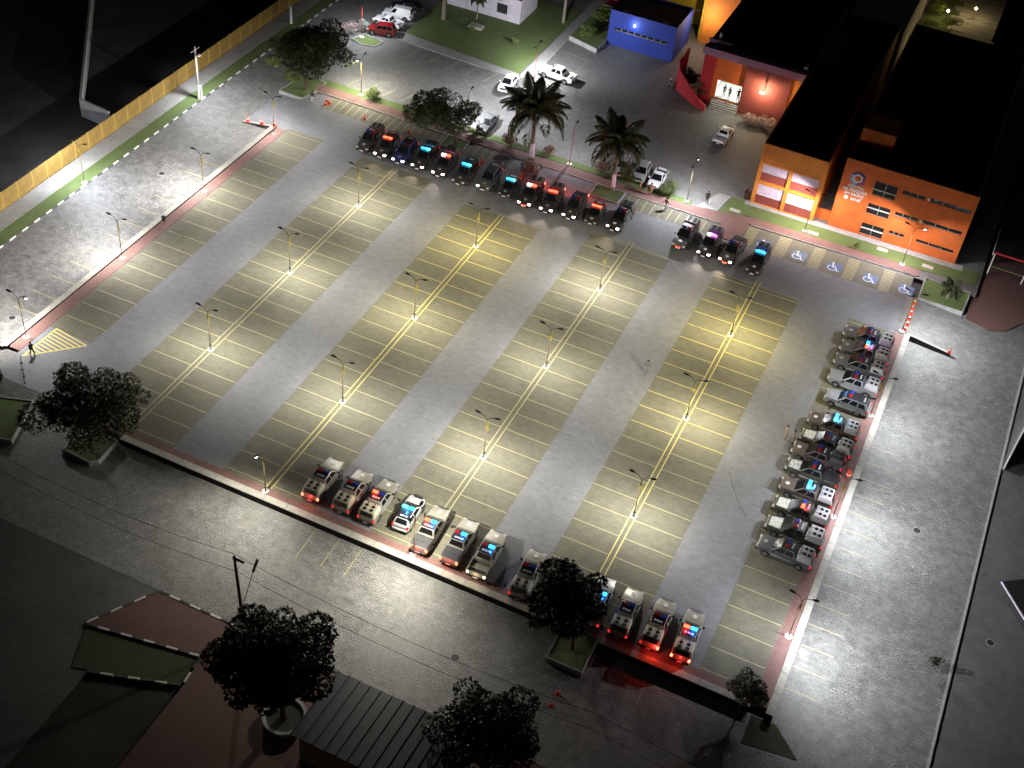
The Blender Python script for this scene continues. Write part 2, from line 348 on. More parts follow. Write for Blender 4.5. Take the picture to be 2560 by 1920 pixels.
for x, y in [(44.5, 48.4), (48.8, 48.4), (53.1, 48.45), (57.4, 48.5), (61.6, 48.6)]:
    o = ob('blue_square', UNIT, 'paint_blue', lot, (x+.15, y, .009)); o.scale = (1.75, 1.7, 1)
    ob('wheelchair_symbol', ISA, 'paint_white', lot, (x, y, .013), RAD(0)).scale = (.92, .92, 1)
# red-brick walkways round the lot
def sheet(name, pts, mat, z=.004, par=None, z0=None):
    m = MB()
    if z0 is None: m.poly(pts, z)
    else: m.slab(pts, z0, z)
    return struct(ob(name, m, mat, par))
def R4(x0, x1, y0, y1): return [(x0, y0), (x1, y0), (x1, y1), (x0, y1)]
sheet('walkway', R4(-17.25, -15.95, -9.6, 39.45), 'red_paver', .06, z0=-.6)
sheet('walkway', R4(-3.0, 62.1, -14.25, -13.35), 'red_paver', .06, z0=-.6)
sheet('walkway', R4(62.1, 63.3, -14.25, 40.0), 'red_paver', .06, z0=-.6)
sheet('walkway', [(-18.3, 50.0), (-4.6, 49.8), (5, 49.85), (34, 49.7), (38.7, 49.8), (38.7, 46.9), (41.85, 46.9), (41.85, 51.4), (62.6, 52.0), (62.6, 53.3), (42, 53.0), (34, 51.3), (5, 51.2), (-5.7, 51.6), (-18.3, 51.7)], 'red_paver', .1, z0=-.2)
# kerb stones along the north walkway edge
for x0, x1, y0, y1 in [(-18.3, 4.8, 50.0, 49.8), (11, 38.6, 49.75, 49.7), (42.0, 62.4, 51.4, 51.9)]:
    n = int((x1-x0)/1.5); kb = struct(thing('kerb', '', '', (0, 0, 0)));  del kb['label'], kb['category']
    st = MB().box(-.72, .72, -.07, .07, -.15, .13).mesh('kerb_stone')
    for i in range(n):
        t = (i+.5)/n; ob('kerb_stone', st, 'concrete_grey', kb, (x0+(x1-x0)*t, y0+(y1-y0)*t-.08, 0), math.atan2(y1-y0, x1-x0))
# low parapet walls with coping blocks
def parapet(x0, x1, y0, y1, label, zb=ZS-.1, zt=.30, piece=2.3):
    w = thing('parapet_wall', label, 'wall'); ob('wall_body', MB().box(x0+.04, x1-.04, y0+.04, y1-.04, zb, zt-.1), 'wall_black', w)
    L = max(x1-x0, y1-y0); n = max(1, round(L/piece)); s = L/n; alongx = (x1-x0) > (y1-y0); hw = min(x1-x0, y1-y0)/2
    cm = (MB().box(-s/2+.012, s/2-.012, -hw, hw, -.1, 0) if alongx else MB().box(-hw, hw, -s/2+.012, s/2-.012, -.1, 0)).mesh('coping_block', bevel=.015, seg=1)
    for i in range(n):
        c = ((x0+(i+.5)*s, (y0+y1)/2, zt) if alongx else ((x0+x1)/2, y0+(i+.5)*s, zt)); ob('coping_block', cm, 'concrete', w, c)
    return w
parapet(-17.9, -17.25, -9.9, 39.5, 'long pale-topped low wall between the yellow-fenced street and the brick walk')
parapet(0.2, 45.2, -14.95, -14.25, 'pale-topped low wall behind the parked trucks and the trees')
parapet(48.7, 62.0, -14.95, -14.25, 'short pale-topped wall behind the red-lit police trucks')
parapet(63.3, 63.95, -14.95, 40.0, 'straight pale-topped wall beside the wide cobbled street')
def ramp_wall(pts, z0, z1, label):
    (xa, ya), (xb, yb) = pts; d = Vector((xb-xa, yb-ya)).normalized(); nx, ny = -d.y*.16, d.x*.16
    b = [(xa-nx, ya-ny), (xb-nx, yb-ny), (xb+nx, yb+ny), (xa+nx, ya+ny)]; zz = [z0, z1, z1, z0]
    t = thing('ramp_wall', label, 'wall')
    vs = [(p[0], p[1], ZS-.1) for p in b]+[(p[0], p[1], z-.06) for p, z in zip(b, zz)]
    F = [(3,2,1,0),(4,5,6,7),(0,1,5,4),(1,2,6,5),(2,3,7,6),(3,0,4,7)]
    ob('wall_body', MB().add(vs, F), 'wall_black', t)
    vs = [(p[0], p[1], z-.058) for p, z in zip(b, zz)]+[(p[0], p[1], z) for p, z in zip(b, zz)]
    ob('coping', MB().add(vs, F), 'concrete', t)
ramp_wall([(-17.25, 39.3), (-22, 39.0)], .3, -.28, 'sloping ramp wall topped with cones by the west entrance')
ramp_wall([(63.6, 40.2), (68.6, 39.7)], .3, .0, 'sloping ramp wall at the cone-blocked east entrance')
ramp_wall([(-17.5, -9.9), (-20.2, -10.3)], .3, -.2, 'sloping ramp wall by the hatched yellow triangle')
# west street edge: painted kerb, grass verge, sidewalk, yellow fence
kb = thing('painted_kerb', '', '', (0, 0, 0)); del kb['label'], kb['category']; struct(kb)
st = MB().box(-.07, .07, -.48, .48, -.1, .12).mesh('kerb_stone')
for i in range(-14, 110): ob('kerb_stone', st, 'kerb_white' if i % 2 else 'kerb_dark', kb, (-29.4, i*1.0, ZS))
sheet('grass_verge', R4(-31.3, -29.5, -30, 120), 'grass', ZS+.1, z0=ZS-.1)
sheet('sidewalk', R4(-33.7, -31.3, -30, 120), 'side_pave', ZS+.12, z0=ZS-.1)
fn = thing('yellow_fence', 'long yellow panel fence along the far side of the cobbled street', 'fence', (-33.85, 0, ZS))
pm = MB().box(-.05, .05, -1.19, 1.19, .05, 2.3).mesh('fence_panel', bevel=.01, seg=1); ps = MB().box(-.08, .08, -.06, .06, -.1, 2.36).mesh('fence_post')
for i in range(-8, 46):
    ob('fence_panel', pm, 'fence_yellow', fn, (0, i*2.5, 0)); ob('fence_post', ps, 'fence_post', fn, (0, i*2.5+1.25, 0))
# walls on the dark land beyond the fence
def slabwall(name, pts, h, t, mat, label, cat='wall', z=ZS-.05):
    w = thing(name, label, cat); a = [Vector((*p, 0)) for p in pts]
    for p, q in zip(a, a[1:]):
        d = (q-p).normalized(); nn = Vector((-d.y, d.x, 0))*t/2
        ob('wall_section', MB().slab([(p-nn)[:2], (q-nn)[:2], (q+nn)[:2], (p+nn)[:2]], z, z+h), mat, w)
    return w
slabwall('boundary_wall', [(-58.5, 56), (-39.4, 29.5), (-34.6, 28.9)], 2.4, .3, 'concrete_grey', 'tall grey boundary wall on the dark land behind the fence')
# east side: kerb, pavement, brick apron
kb = thing('street_kerb', '', '', (0, 0, 0)); del kb['label'], kb['category']; struct(kb)
st = MB().box(-.1, .1, -.73, .73, -.1, .12).mesh('kerb_stone')
for i in range(44): ob('kerb_stone', st, 'concrete_grey', kb, (76.4, -18+i*1.5, ZS))
sheet('brick_apron', [(69.0, 47.3), (71.8, 46.6), (73.6, 47.6), (75.0, 50.0), (80, 51), (80, 62), (69.0, 62)], 'plaza_paver', ZS+.1, z0=ZS-.1)
# planters
def planter(pts, label, z0=ZS-.1, zt=.12, rim=.12, wall='concrete_grey'):
    t = thing('planter_bed', label, 'planter'); c = Vector((sum(p[0] for p in pts)/len(pts), sum(p[1] for p in pts)/len(pts)))
    inn = [tuple(Vector(p)+(c-Vector(p)).normalized()*rim*1.4) for p in pts]; n = len(pts)
    m = MB(); vs = [(*p, z0) for p in pts]+[(*p, zt) for p in pts]+[(*p, zt) for p in inn]+[(*p, zt-.12) for p in inn]
    m.add(vs, [(i, (i+1) % n, n+(i+1) % n, n+i) for i in range(n)]+[(n+i, n+(i+1) % n, 2*n+(i+1) % n, 2*n+i) for i in range(n)]+[(2*n+i, 2*n+(i+1) % n, 3*n+(i+1) % n, 3*n+i) for i in range(n)])
    ob('planter_kerb', m, wall, t); ob('grass_top', MB().poly(inn, zt-.1), 'grass', t); return t
planter([(-3.6, -18.4), (-.4, -18.6), (.2, -18.0), (.1, -15.0), (-2.6, -15.0), (-3.7, -17.4)], 'rounded grass planter under the spreading tree by the low wall')
planter([(-14.5, -16.2), (-10.0, -14.6), (-8.2, -19.8), (-9.6, -20.2), (-15.5, -19.5)], 'angular grass planter beside the cobbled south-west entrance')
planter([(45.3, -18.3), (48.6, -18.3), (48.6, -14.3), (45.3, -14.3)], 'square grass planter gap in the low wall around a dark tree')
planter([(63.3, 47.7), (68.5, 47.7), (68.7, 52.0), (63.3, 52.1)], 'grass planter with a small palm at the east entrance')
planter([(-22, 47.4), (-18.4, 47.2), (-17.6, 49.9), (-17.8, 52.6), (-21.5, 53)], 'grass island under the big tree by the north ramp', z0=ZS-.1, zt=.1)
planter([(2.0, 46.9), (5.2, 46.9), (5.0, 49.7), (1.8, 49.8)], 'small grass island behind the trucks under the low tree', z0=-.1, zt=.15)
planter([(22.6, 46.8), (26.4, 46.8), (26.5, 49.7), (22.6, 49.7)], 'square grass island at the foot of the second palm', z0=-.1, zt=.15)
planter([(-21.2, 65.0), (-19.2, 64.2), (-17.2, 64.8), (-17.0, 66.8), (-20.4, 67.3)], 'rounded grass island beside the parked red van', z0=-.2, zt=.15)
sheet('corner_grass', [(62.3, -18.0), (66.8, -17.4), (64.4, -15.1), (62.3, -15.1)], 'grass_dry', ZS+.03)
# lawns and paths in the north
sheet('grass_strip', [(-18.3, 51.75), (34.2, 51.4), (34.2, 52.5), (-18.3, 53.2)], 'grass', .05, z0=-.1)
sheet('lawn', [(-15.9, 71.0), (3.0, 69.2), (3.2, 92), (-16.2, 92)], 'grass', .06, z0=-.1)
sheet('lawn_kerb', [(-16.6, 68.6), (3.4, 67.7), (3.4, 69.1), (-16.2, 70.9)], 'side_pave', .1, z0=-.1)
sheet('path', [(3.3, 67.8), (5.1, 69.9), (4.6, 100), (3.3, 100)], 'side_pave', .09, z0=-.1)
sheet('front_lawn', [(37.6, 51.6), (40.2, 51.9), (40.4, 53.0), (62.6, 53.4), (69, 54), (69, 56.6), (38.3, 56.0)], 'grass', .05, z0=-.1)
sheet('entrance_slab', [(34.9, 51.5), (37.5, 51.6), (38.1, 55.9), (36.6, 56.0)], 'side_pave', .08, z0=-.1)
sheet('building_apron', [(40.0, 55.4), (67, 55.8), (67, 56.9), (40.0, 56.3)], 'concrete_grey', .07, z0=-.1)
for x, y in [(39.4, 53.3), (49.2, 53.8), (57.5, 55.0), (63.1, 54.5)]: sheet('access_slab', R4(x-.6, x+.7, y-.35, y+.35), 'concrete', .085, z0=-.1)
t = planter([(4.9, 82.5), (9.8, 81.0), (9.9, 84.7), (9.0, 95), (5.2, 95)], 'raised grass bed with yellow-green shrubs beside the blue building', z0=-.1, zt=.7)
for k in range(5): line(-11.5+k*3.0, 67.9-k*.05, -12.4+k*3.0, 64.6, .1, 'line_dim', .004, None, 'bay_line')['kind'] = 'structure'
for k in range(5): line(-14.5+k*2.6, 56.2, -15.2+k*2.6, 53.6, .1, 'line_dim', .004, None, 'bay_line')['kind'] = 'structure'
for y in (69.6, 75.0, 79.0): line(5.3, y, 10.6, y-1.0, .1, 'line_dim', .004, None, 'bay_line')['kind'] = 'structure'
for k in range(14): line(64.1, -11.2+2.49*k*1.0, 67.0, -11.2+2.49*k, .08, 'line_dim', ZS+.004, None, 'bay_line')['kind'] = 'structure'
for k in range(12): line(-18.1, -4+2.49*k*1.2, -21.6, -4+2.49*k*1.2, .09, 'line_dim', ZS+.004, None, 'bay_line')['kind'] = 'structure'
for x in (21.5, 23.9, 26.2, 53.5): line(x, -15.1, x+.1, -18.6, .09, 'line_dim', ZS+.004, None, 'bay_line')['kind'] = 'structure'
# south plaza
sheet('plaza', [(13.7, -27.45), (64, -27.45), (64, -60), (20.9, -60), (20.9, -34.2), (20.6, -31.1), (10.6, -32.8)], 'plaza_paver', ZS+.13, z0=ZS-.1)
sheet('plaza_grass', [(10.7, -33.0), (20.4, -31.3), (20.7, -34.1), (12.2, -36.8)], 'grass_dry', ZS+.05, z0=ZS-.1)
kb = thing('plaza_kerb', '', '', (0, 0, 0)); del kb['label'], kb['category']; struct(kb)
st = MB().box(-.48, .48, -.09, .09, -.1, .17).mesh('kerb_stone')
for p, q in [((13.7, -27.37), (34, -27.37)), ((13.6, -27.5), (10.5, -32.8)), ((10.6, -32.92), (20.5, -31.22)), ((20.55, -31.2), (20.8, -34.1)), ((20.7, -34.2), (13.5, -36.6))]:
    d = Vector(q)-Vector(p); n = int(d.length/1.0)
    for i in range(n):
        c = Vector(p)+d*((i+.5)/n); ob('kerb_stone', st, 'kerb_white' if i % 2 else 'kerb_dark', kb, (c.x, c.y, ZS), math.atan2(d.y, d.x))
# ------------------------------------------------------------------ buildings
def facade(x0, x1, z0, z1, y, holes, depth=.18):
    """front wall (facing -y) with real openings and reveals"""
    xs = sorted({x0, x1, *[h[0] for h in holes], *[h[1] for h in holes]}); zs = sorted({z0, z1, *[h[2] for h in holes], *[h[3] for h in holes]})
    m = MB()
    for a, b in zip(xs, xs[1:]):
        for c, d in zip(zs, zs[1:]):
            mx, mz = (a+b)/2, (c+d)/2
            if any(h[0] < mx < h[1] and h[2] < mz < h[3] for h in holes): continue
            m.add([(a, y, c), (b, y, c), (b, y, d), (a, y, d)], [(0, 1, 2, 3)])
    for a, b, c, d in holes:
        e = y+depth
        m.add([(a, y, c), (b, y, c), (b, y, d), (a, y, d), (a, e, c), (b, e, c), (b, e, d), (a, e, d)], [(0, 4, 5, 1), (1, 5, 6, 2), (2, 6, 7, 3), (3, 7, 4, 0)])
    return m
def window(b, x0, x1, z0, z1, y, nx=1, rail=None, frame='frame_alu'):
    w = ob('window', MB().box(x0, x1, y+.17, y+.2, z0, z1), 'trim', b)
    s = (x1-x0)/nx
    for i in range(nx):
        ob('pane', MB().box(x0+i*s+.04, x0+(i+1)*s-.04, y+.14, y+.168, z0+.04, z1-.04), 'glass_bldg', w)
    f = MB()
    for i in range(1, nx): f.box(x0+i*s-.03, x0+i*s+.03, y+.11, y+.139, z0, z1)
    f.box(x0, x1, y+.11, y+.138, z0, z0+.05).box(x0, x1, y+.11, y+.138, z1-.05, z1)
    ob('frame', f, frame, w)
    if rail: ob('rail', MB().box(x0-.05, x1+.05, y-.03, y+.1, rail-.05, rail+.05), 'white_paint', w)
def solid(b, name, x0, x1, y0, y1, z0, z1, mat): return ob(name, MB().box(x0, x1, y0, y1, z0, z1), mat, b)
def text(b, s, x, y, z, size, mat='white_paint', name='sign_text', bold=.012):
    c = bpy.data.curves.new('t', 'FONT'); c.body = s; c.size = size; c.align_x = 'CENTER'; c.extrude = .03; c.offset = bold; c.resolution_u = 2
    o = bpy.data.objects.new('t', c); COL.objects.link(o); dg = bpy.context.evaluated_depsgraph_get()
    me = bpy.data.meshes.new_from_object(o.evaluated_get(dg)); bpy.data.objects.remove(o); me.materials.clear()
    r = ob(name, me, mat, b, (x, y, z)); r.rotation_euler = (RAD(90), 0, 0); return r
# research building with sign
b = thing('research_building', 'large orange building with slit windows and a white hexagon sign', 'building')
Y = 56.8
sq = [(54.2, 56.9, 5.75, 7.65), (54.2, 56.9, 3.1, 4.55), (54.2, 56.9, .15, 1.75)]
sl = [(57.5, 60.2, 7.0, 7.55), (60.75, 65.45, 7.05, 7.6), (57.5, 60.2, 3.95, 4.5), (60.75, 65.4, 3.98, 4.53), (57.5, 59.3, 1.3, 1.8), (60.8, 65.3, 1.3, 1.78)]
ob('front_wall', facade(50.3, 65.9, -.05, 9.5, Y, sq+sl), 'orange', b)
for (a, c, d, e), r in zip(sq, (6.55, 3.95, 1.05)): window(b, a, c, d, e, Y, 2, r)
for a, c, d, e in sl: window(b, a, c, d, e, Y, 3)
ob('side_wall', MB().box(50.3, 50.55, Y+.005, 98, -.05, 9.3), 'orange', b); ob('side_wall', MB().box(65.65, 65.9, Y+.005, 98, -.05, 9.5), 'concrete_grey', b)
ob('roof', MB().box(50.56, 65.64, Y+.3, 98, 8.9, 9.15), 'roof_black', b)
ob('parapet', MB().box(50.56, 65.64, Y+.02, Y+.28, 8.6, 9.49), 'orange', b)
solid(b, 'roof_block', 50.6, 54.6, 62.0, 66, 9.15, 11.0, 'deep_red').data.materials[0] = MATS['orange']
solid(b, 'base_band', 50.3, 54.0, Y-.12, Y-.002, -.05, 1.2, 'orange')
ob('ledge_lamp', MB().lathe([(.02, -.2), (.2, -.12), (.2, .12), (.02, .2)], 10, (60.65, Y-.12, 7.45)), 'white_paint', b)
ob('ledge_lamp', MB().lathe([(.02, -.2), (.2, -.12), (.2, .12), (.02, .2)], 10, (60.65, Y-.12, 4.3)), 'white_paint', b)
def ring(r0, r1, a0, a1, n=6, y=0):
    m = MB(); hexp = lambda r, k: (r*math.cos(RAD(30+60*k)), r*math.sin(RAD(30+60*k)))
    for k in range(a0, a1):
        p, q, s_, t_ = hexp(r0, k), hexp(r1, k), hexp(r1, k+1), hexp(r0, k+1)
        m.add([(p[0], y, p[1]), (t_[0], y, t_[1]), (s_[0], y, s_[1]), (q[0], y, q[1]), (p[0], y+.05, p[1]), (t_[0], y+.05, t_[1]), (s_[0], y+.05, s_[1]), (q[0], y+.05, q[1])], [(0, 1, 2, 3)[::-1], (0, 3, 7, 4), (2, 6, 7, 3), (1, 5, 6, 2), (0, 4, 5, 1)])
    return m
simple('logo_navy', (.03, .03, .14), .5); simple('logo_blue', (.22, .38, .72), .5); simple('logo_violet', (.16, .05, .22), .5); simple('logo_white', (.75, .68, .72), .5)
LX, LZ = 52.15, 7.25
for a0, mm in ((0, 'logo_navy'), (1, 'logo_navy'), (2, 'logo_blue'), (3, 'logo_blue'), (4, 'logo_violet'), (5, 'logo_violet')):
    ob('sign_hexagon', ring(.66, .98, a0, a0+1), mm, b, (LX, Y-.06, LZ))
ob('sign_hexagon', ring(.42, .64, 0, 6), 'logo_white', b, (LX, Y-.06, LZ))
for z, s_, sz in [(5.95, 'CENTRO', .5), (5.42, 'DE PESQUISA', .5), (4.89, 'EM SAÚDE', .5)]: text(b, s_, LX+.1, Y-.04, z, sz)
text(b, 'unef', LX+.45, Y-.04, 4.25, .72)
ob('sign_emblem', MB().lathe([(.26, 0), (.26, .04)], 14), 'white_paint', b, (LX-.72, Y-.02, 4.42)).rotation_euler = (RAD(90), 0, 0)
# two-bay classroom block
b = thing('classroom_block', 'orange two-bay building with lilac bands and dark red panels', 'building')
Y = 56.2
bays = [(40.95, 44.25), (44.7, 48.05)]
hl = [(a, c, d, e) for a, c in bays for d, e in ((.1, 2.95), (3.4, 5.75))]
ob('front_wall', facade(40.5, 48.5, -.05, 8.5, Y, hl, .25), 'orange_light', b)
for a, c in bays:
    for z in (.1, 3.4):
        zt = z+(1.3 if z < 1 else 1.2); ze = 2.95 if z < 1 else 5.75
        solid(b, 'red_panel', a+.002, c-.002, Y+.2, Y+.3, z, zt, 'deep_red')
        for i in range(2):
            w = (c-a)/2; solid(b, 'lilac_panel', a+i*w+.01, a+(i+1)*w-.01, Y+.19, Y+.3, zt+.01, ze, 'lilac')  # pale panels, the violet light on them put into their colour
        solid(b, 'panel_sill', a+.002, c-.002, Y+.1, Y+.19, zt-.04, zt+.04, 'white_wall')
solid(b, 'groove', 40.9, 48.1, Y-.012, Y-.002, 6.1, 6.15, 'deep_red'); solid(b, 'groove', 40.9, 40.95, Y-.012, Y-.002, 6.16, 8.1, 'deep_red')
for x0, x1, mt in ((40.5, 40.75, 'orange_light'), (48.25, 48.5, 'orange_light')): solid(b, 'side_wall', x0, x1, Y+.005, 98, -.05, 8.4, mt)
solid(b, 'roof', 40.76, 48.24, Y+.3, 98, 7.9, 8.15, 'roof_black'); solid(b, 'parapet', 40.76, 48.24, Y+.02, Y+.28, 7.7, 8.49, 'orange_light')
for yy in (80, 82.8, 85.6, 88.4): solid(b, 'skylight', 41.0, 43.0, yy, yy+2.6, 8.16, 8.3, 'roof_sheet')
b = thing('link_wall', 'low orange wall joining the two orange buildings', 'wall')
solid(b, 'wall_body', 48.52, 50.28, 57.4, 57.7, -.05, 1.25, 'orange'); solid(b, 'wall_cap', 48.52, 50.28, 57.36, 57.74, 1.251, 1.33, 'orange')
# entrance hall
b = thing('entrance_hall', 'red and orange entrance building with mauve fascia and lit doorway', 'building')
Y = 76.8; FZ = 1.0
ob('front_wall', facade(28.2, 40.4, -.05, 7.2, Y, [(28.9, 32.4, FZ, 3.7)], .3), 'orange', b)
solid(b, 'red_bay', 32.55, 38.8, Y-.35, Y-.002, -.05, 7.0, 'deep_red')
solid(b, 'end_bay', 38.82, 40.4, Y-.2, Y-.002, -.05, 7.05, 'orange_light')
solid(b, 'red_pier', 26.5, 28.2, Y-.1, Y+.4, -.05, 7.1, 'red_wall')
solid(b, 'fascia', 26.3, 40.6, Y-.8, Y+.3, 7.2, 8.25, 'mauve'); solid(b, 'upper_fascia', 26.3, 29.5, Y+1.4, Y+1.7, 7.9, 8.5, 'mauve')
solid(b, 'roof', 26.4, 40.3, Y+.32, 110, 7.6, 7.95, 'roof_black'); solid(b, 'side_wall', 26.4, 26.7, Y+.41, 110, -.05, 7.59, 'red_wall')
solid(b, 'floor', 28.5, 33.0, Y+.02, 82, FZ-.3, FZ, 'white_paint'); solid(b, 'back_wall', 28.3, 33.5, 82.01, 82.2, FZ, 3.9, 'white_wall')
solid(b, 'inner_wall', 28.3, 28.49, Y+.4, 82, FZ, 3.9, 'white_wall'); solid(b, 'inner_wall', 33.3, 33.49, Y+.4, 82, FZ, 3.9, 'white_wall'); solid(b, 'ceiling', 28.3, 33.5, Y+.31, 82.2, 3.91, 4.05, 'white_paint')
ob('ceiling_lamp', MB().box(30, 31.2, 79, 79.4, 3.82, 3.9), 'room_light', b); lamp('POINT', (30.6, 78.6, 3.5), 650, (.9, 1, .82), b, .3)
for i in range(6): solid(b, 'step', 28.7, 32.5, Y-.32*(i+1), Y-.32*i-.002, -.05, FZ-.165*(i+1)+.0, 'concrete_grey')
ob('flood_arm', MB().tube([(35.5, Y-.36, 4.6), (35.5, Y-1.5, 4.75)], .04, 6), 'metal_dark', b)  # arm added to hold the floodlight off the wall for wider light
fl = ob('wall_floodlight', MB().box(35.28, 35.72, Y-1.75, Y-1.5, 4.5, 4.75), 'metal_dark', b)
ob('lens', MB().box(35.24, 35.76, Y-1.79, Y-1.751, 4.48, 4.78), 'lens_warm', fl); lamp('POINT', (35.5, Y-1.62, 4.35), 900, (1, .78, .5), b, .05)
solid(b, 'roof_vent', 27.4, 27.7, 79, 79.3, 7.95, 9.2, 'lilac'); solid(b, 'roof_unit', 39.6, 40.2, 77.5, 78.4, 7.96, 8.6, 'lilac')
# curved red wall by the entrance
w = thing('curved_red_wall', 'red wall curving in from the car park to the entrance steps', 'wall')
pp = [(22.6, 83.5), (22.6, 79.6), (23.3, 77.8), (25.4, 76.0), (27.2, 74.6), (28.5, 74.3)]; hh = [3.6, 3.4, 3.0, 2.2, 1.3, .8]
for i in range(5):
    p, q = Vector(pp[i]), Vector(pp[i+1]); d = (q-p).normalized(); nn = Vector((-d.y, d.x))*.12
    P4 = [p-nn, q-nn, q+nn, p+nn]; zz = [hh[i], hh[i+1], hh[i+1], hh[i]]
    ob('wall_section', MB().add([(v.x, v.y, -.05) for v in P4]+[(v.x, v.y, z) for v, z in zip(P4, zz)], [(3,2,1,0),(4,5,6,7),(0,1,5,4),(1,2,6,5),(2,3,7,6),(3,0,4,7)]), 'red_wall', w)
# blue box building
b = thing('blue_building', 'deep blue flat-roofed box with one ribbon window', 'building')
Y = 84.7
ob('front_wall', facade(9.95, 20.0, -.05, 5.35, Y, [(10.9, 18.9, 2.35, 2.85)], .2), 'blue_wall', b); window(b, 10.9, 18.9, 2.35, 2.85, Y, 8)
solid(b, 'side_wall', 9.95, 10.15, Y+.005, 92, -.05, 5.35, 'blue_wall'); solid(b, 'side_wall', 19.8, 20.0, Y+.005, 92, -.05, 5.35, 'blue_wall'); solid(b, 'back_wall', 10.16, 19.79, 91.8, 92, -.05, 5.35, 'blue_wall')
solid(b, 'roof', 10.16, 19.79, Y+.25, 91.79, 4.6, 4.8, 'roof_grey')
solid(b, 'roof_rim', 10.16, 19.79, Y+.02, Y+.24, 4.5, 5.34, 'roof_grey'); solid(b, 'roof_unit', 11.4, 12.5, 85.6, 86.1, 4.81, 5.1, 'white_paint'); solid(b, 'roof_unit', 17.6, 18.6, 85.4, 85.9, 4.81, 5.2, 'frame_alu')
ob('wall_lamp', MB().lathe([(.03, -.15), (.14, -.08), (.14, .08), (.03, .15)], 10, (13.8, Y-.16, 3.9)), 'lens_cool', b); lamp('POINT', (13.8, Y-.9, 3.9), 120, (.85, .92, 1), b, .12)
# tall orange / yellow hall behind it, with a red wing
b = thing('yellow_hall', 'tall yellow and orange hall behind the blue building', 'building')
solid(b, 'front_wall', 8, 21.4, 98, 98.4, -.05, 7.0, 'yellow_wall'); solid(b, 'side_wall', 21.4, 26.3, 93.0, 93.4, -.05, 8.5, 'orange_light'); solid(b, 'return_wall', 21.0, 21.4, 93.41, 97.99, -.05, 8.5, 'yellow_wall')
solid(b, 'roof', 8, 26.3, 98.41, 130, 6.0, 6.9, 'roof_black'); ob('flood_arm', MB().tube([(20.98, 94.2, 4.6), (20.4, 93.4, 4.8)], .05, 6), 'metal_dark', b); ob('wall_floodlight', MB().box(20.2, 20.6, 92.9, 93.3, 4.7, 4.95), 'metal_dark', b); lamp('POINT', (22.4, 90.6, 4.6), 700, (1, .8, .55), b, .05); solid(b, 'orange_upper', 12, 26.3, 104, 104.4, 6.91, 11, 'orange_light')  # unseen floodlight and arm added to light the hall walls
b = thing('red_annex', 'small red annex at the end of the paved path', 'building')
solid(b, 'front_wall', 4.9, 9.6, 98.0, 98.3, -.05, 4.2, 'red_wall'); solid(b, 'roof', 4.9, 7.9, 98.31, 106, 3.8, 4.1, 'roof_grey'); solid(b, 'vent', 6.2, 7.4, 97.9, 97.99, 2.8, 3.1, 'white_paint')
# white utility building
b = thing('utility_building', 'pale lilac-white utility building on the lawn', 'building')
Y = 82.6
ob('front_wall', facade(-15, -3.1, -.05, 3.7, Y, [(-6.9, -5.2, 1.0, 2.5)], .2), 'white_wall', b)
wl = ob('louvre', MB().box(-6.9, -5.2, Y+.15, Y+.2, 1.0, 2.5), 'metal_dark', b)
for k in range(7): ob('slat', MB().box(-6.86, -5.24, Y+.1, Y+.149, 1.06+k*.2, 1.19+k*.2), 'metal_dark', wl)
solid(b, 'side_wall', -3.3, -3.1, Y+.005, 89, -.05, 3.7, 'white_wall'); solid(b, 'side_wall', -15, -14.8, Y+.005, 89, -.05, 3.7, 'white_wall'); solid(b, 'back_wall', -14.79, -3.31, 88.8, 89, -.05, 3.7, 'white_wall')
solid(b, 'roof', -14.79, -3.31, Y+.21, 88.79, 3.3, 3.5, 'roof_black'); solid(b, 'wall_fixture', -6.8, -6.1, Y-.12, Y-.002, 3.0, 3.2, 'metal_dark')
# courtyard in the far corner
sheet('courtyard_lawn', R4(49.5, 60, 106, 140), 'grass', .05, z0=-.1)
pv = struct(ob('courtyard_paving', MB().poly([(55.5, 112), (70, 112), (70, 150), (55.5, 150)], .06), 'side_pave'))
sm = MB().slab([(-1.3, -.9), (1.3, -.9), (1.3, .9), (-1.3, .9)], 0, .05).mesh('paving_slab')
for i in range(5):
    for j in range(12): ob('paving_slab', sm, 'concrete', pv, (54.6+i*2.7+(j % 2)*1.0, 113+j*1.95, .03), RAD(12))
for x, y, e in [(51.9, 106.8, 60), (52.7, 114.2, 60), (52.7, 122.4, 160), (56.5, 126, 120)]:
    t = thing('garden_light', 'warm garden light glowing among courtyard plants', 'lamp', (x, y, 0), 0, 'garden lights in the far courtyard')
    ob('post', MB().tube([(0, 0, 0), (0, 0, 1.6)], .04), 'metal_dark', t); ob('globe', MB().lathe([(.05, 1.6), (.2, 1.72), (.2, 1.88), (.05, 2)], 10).mesh('globe', True), 'lens_warm', t); lamp('POINT', (0, 0, 2.25), e, (1, .75, .35), t, .15)
b = thing('dark_hall', 'black-roofed hall beyond the research building', 'building')
solid(b, 'wall', 61.0, 90, 104, 130, -.05, 7, 'concrete_grey'); solid(b, 'roof', 60.6, 90.4, 103.6, 130.4, 7.01, 7.3, 'roof_black')
b = thing('back_hall', 'long black-roofed hall behind the classroom block', 'building')
solid(b, 'wall', 41, 49, 98.1, 150, -.05, 7.5, 'concrete_grey'); solid(b, 'roof', 26.4, 49.3, 110.1, 150.3, 7.51, 7.9, 'roof_black'); solid(b, 'side_block', 26.5, 40.9, 110.1, 150, -.05, 7.5, 'concrete_grey')
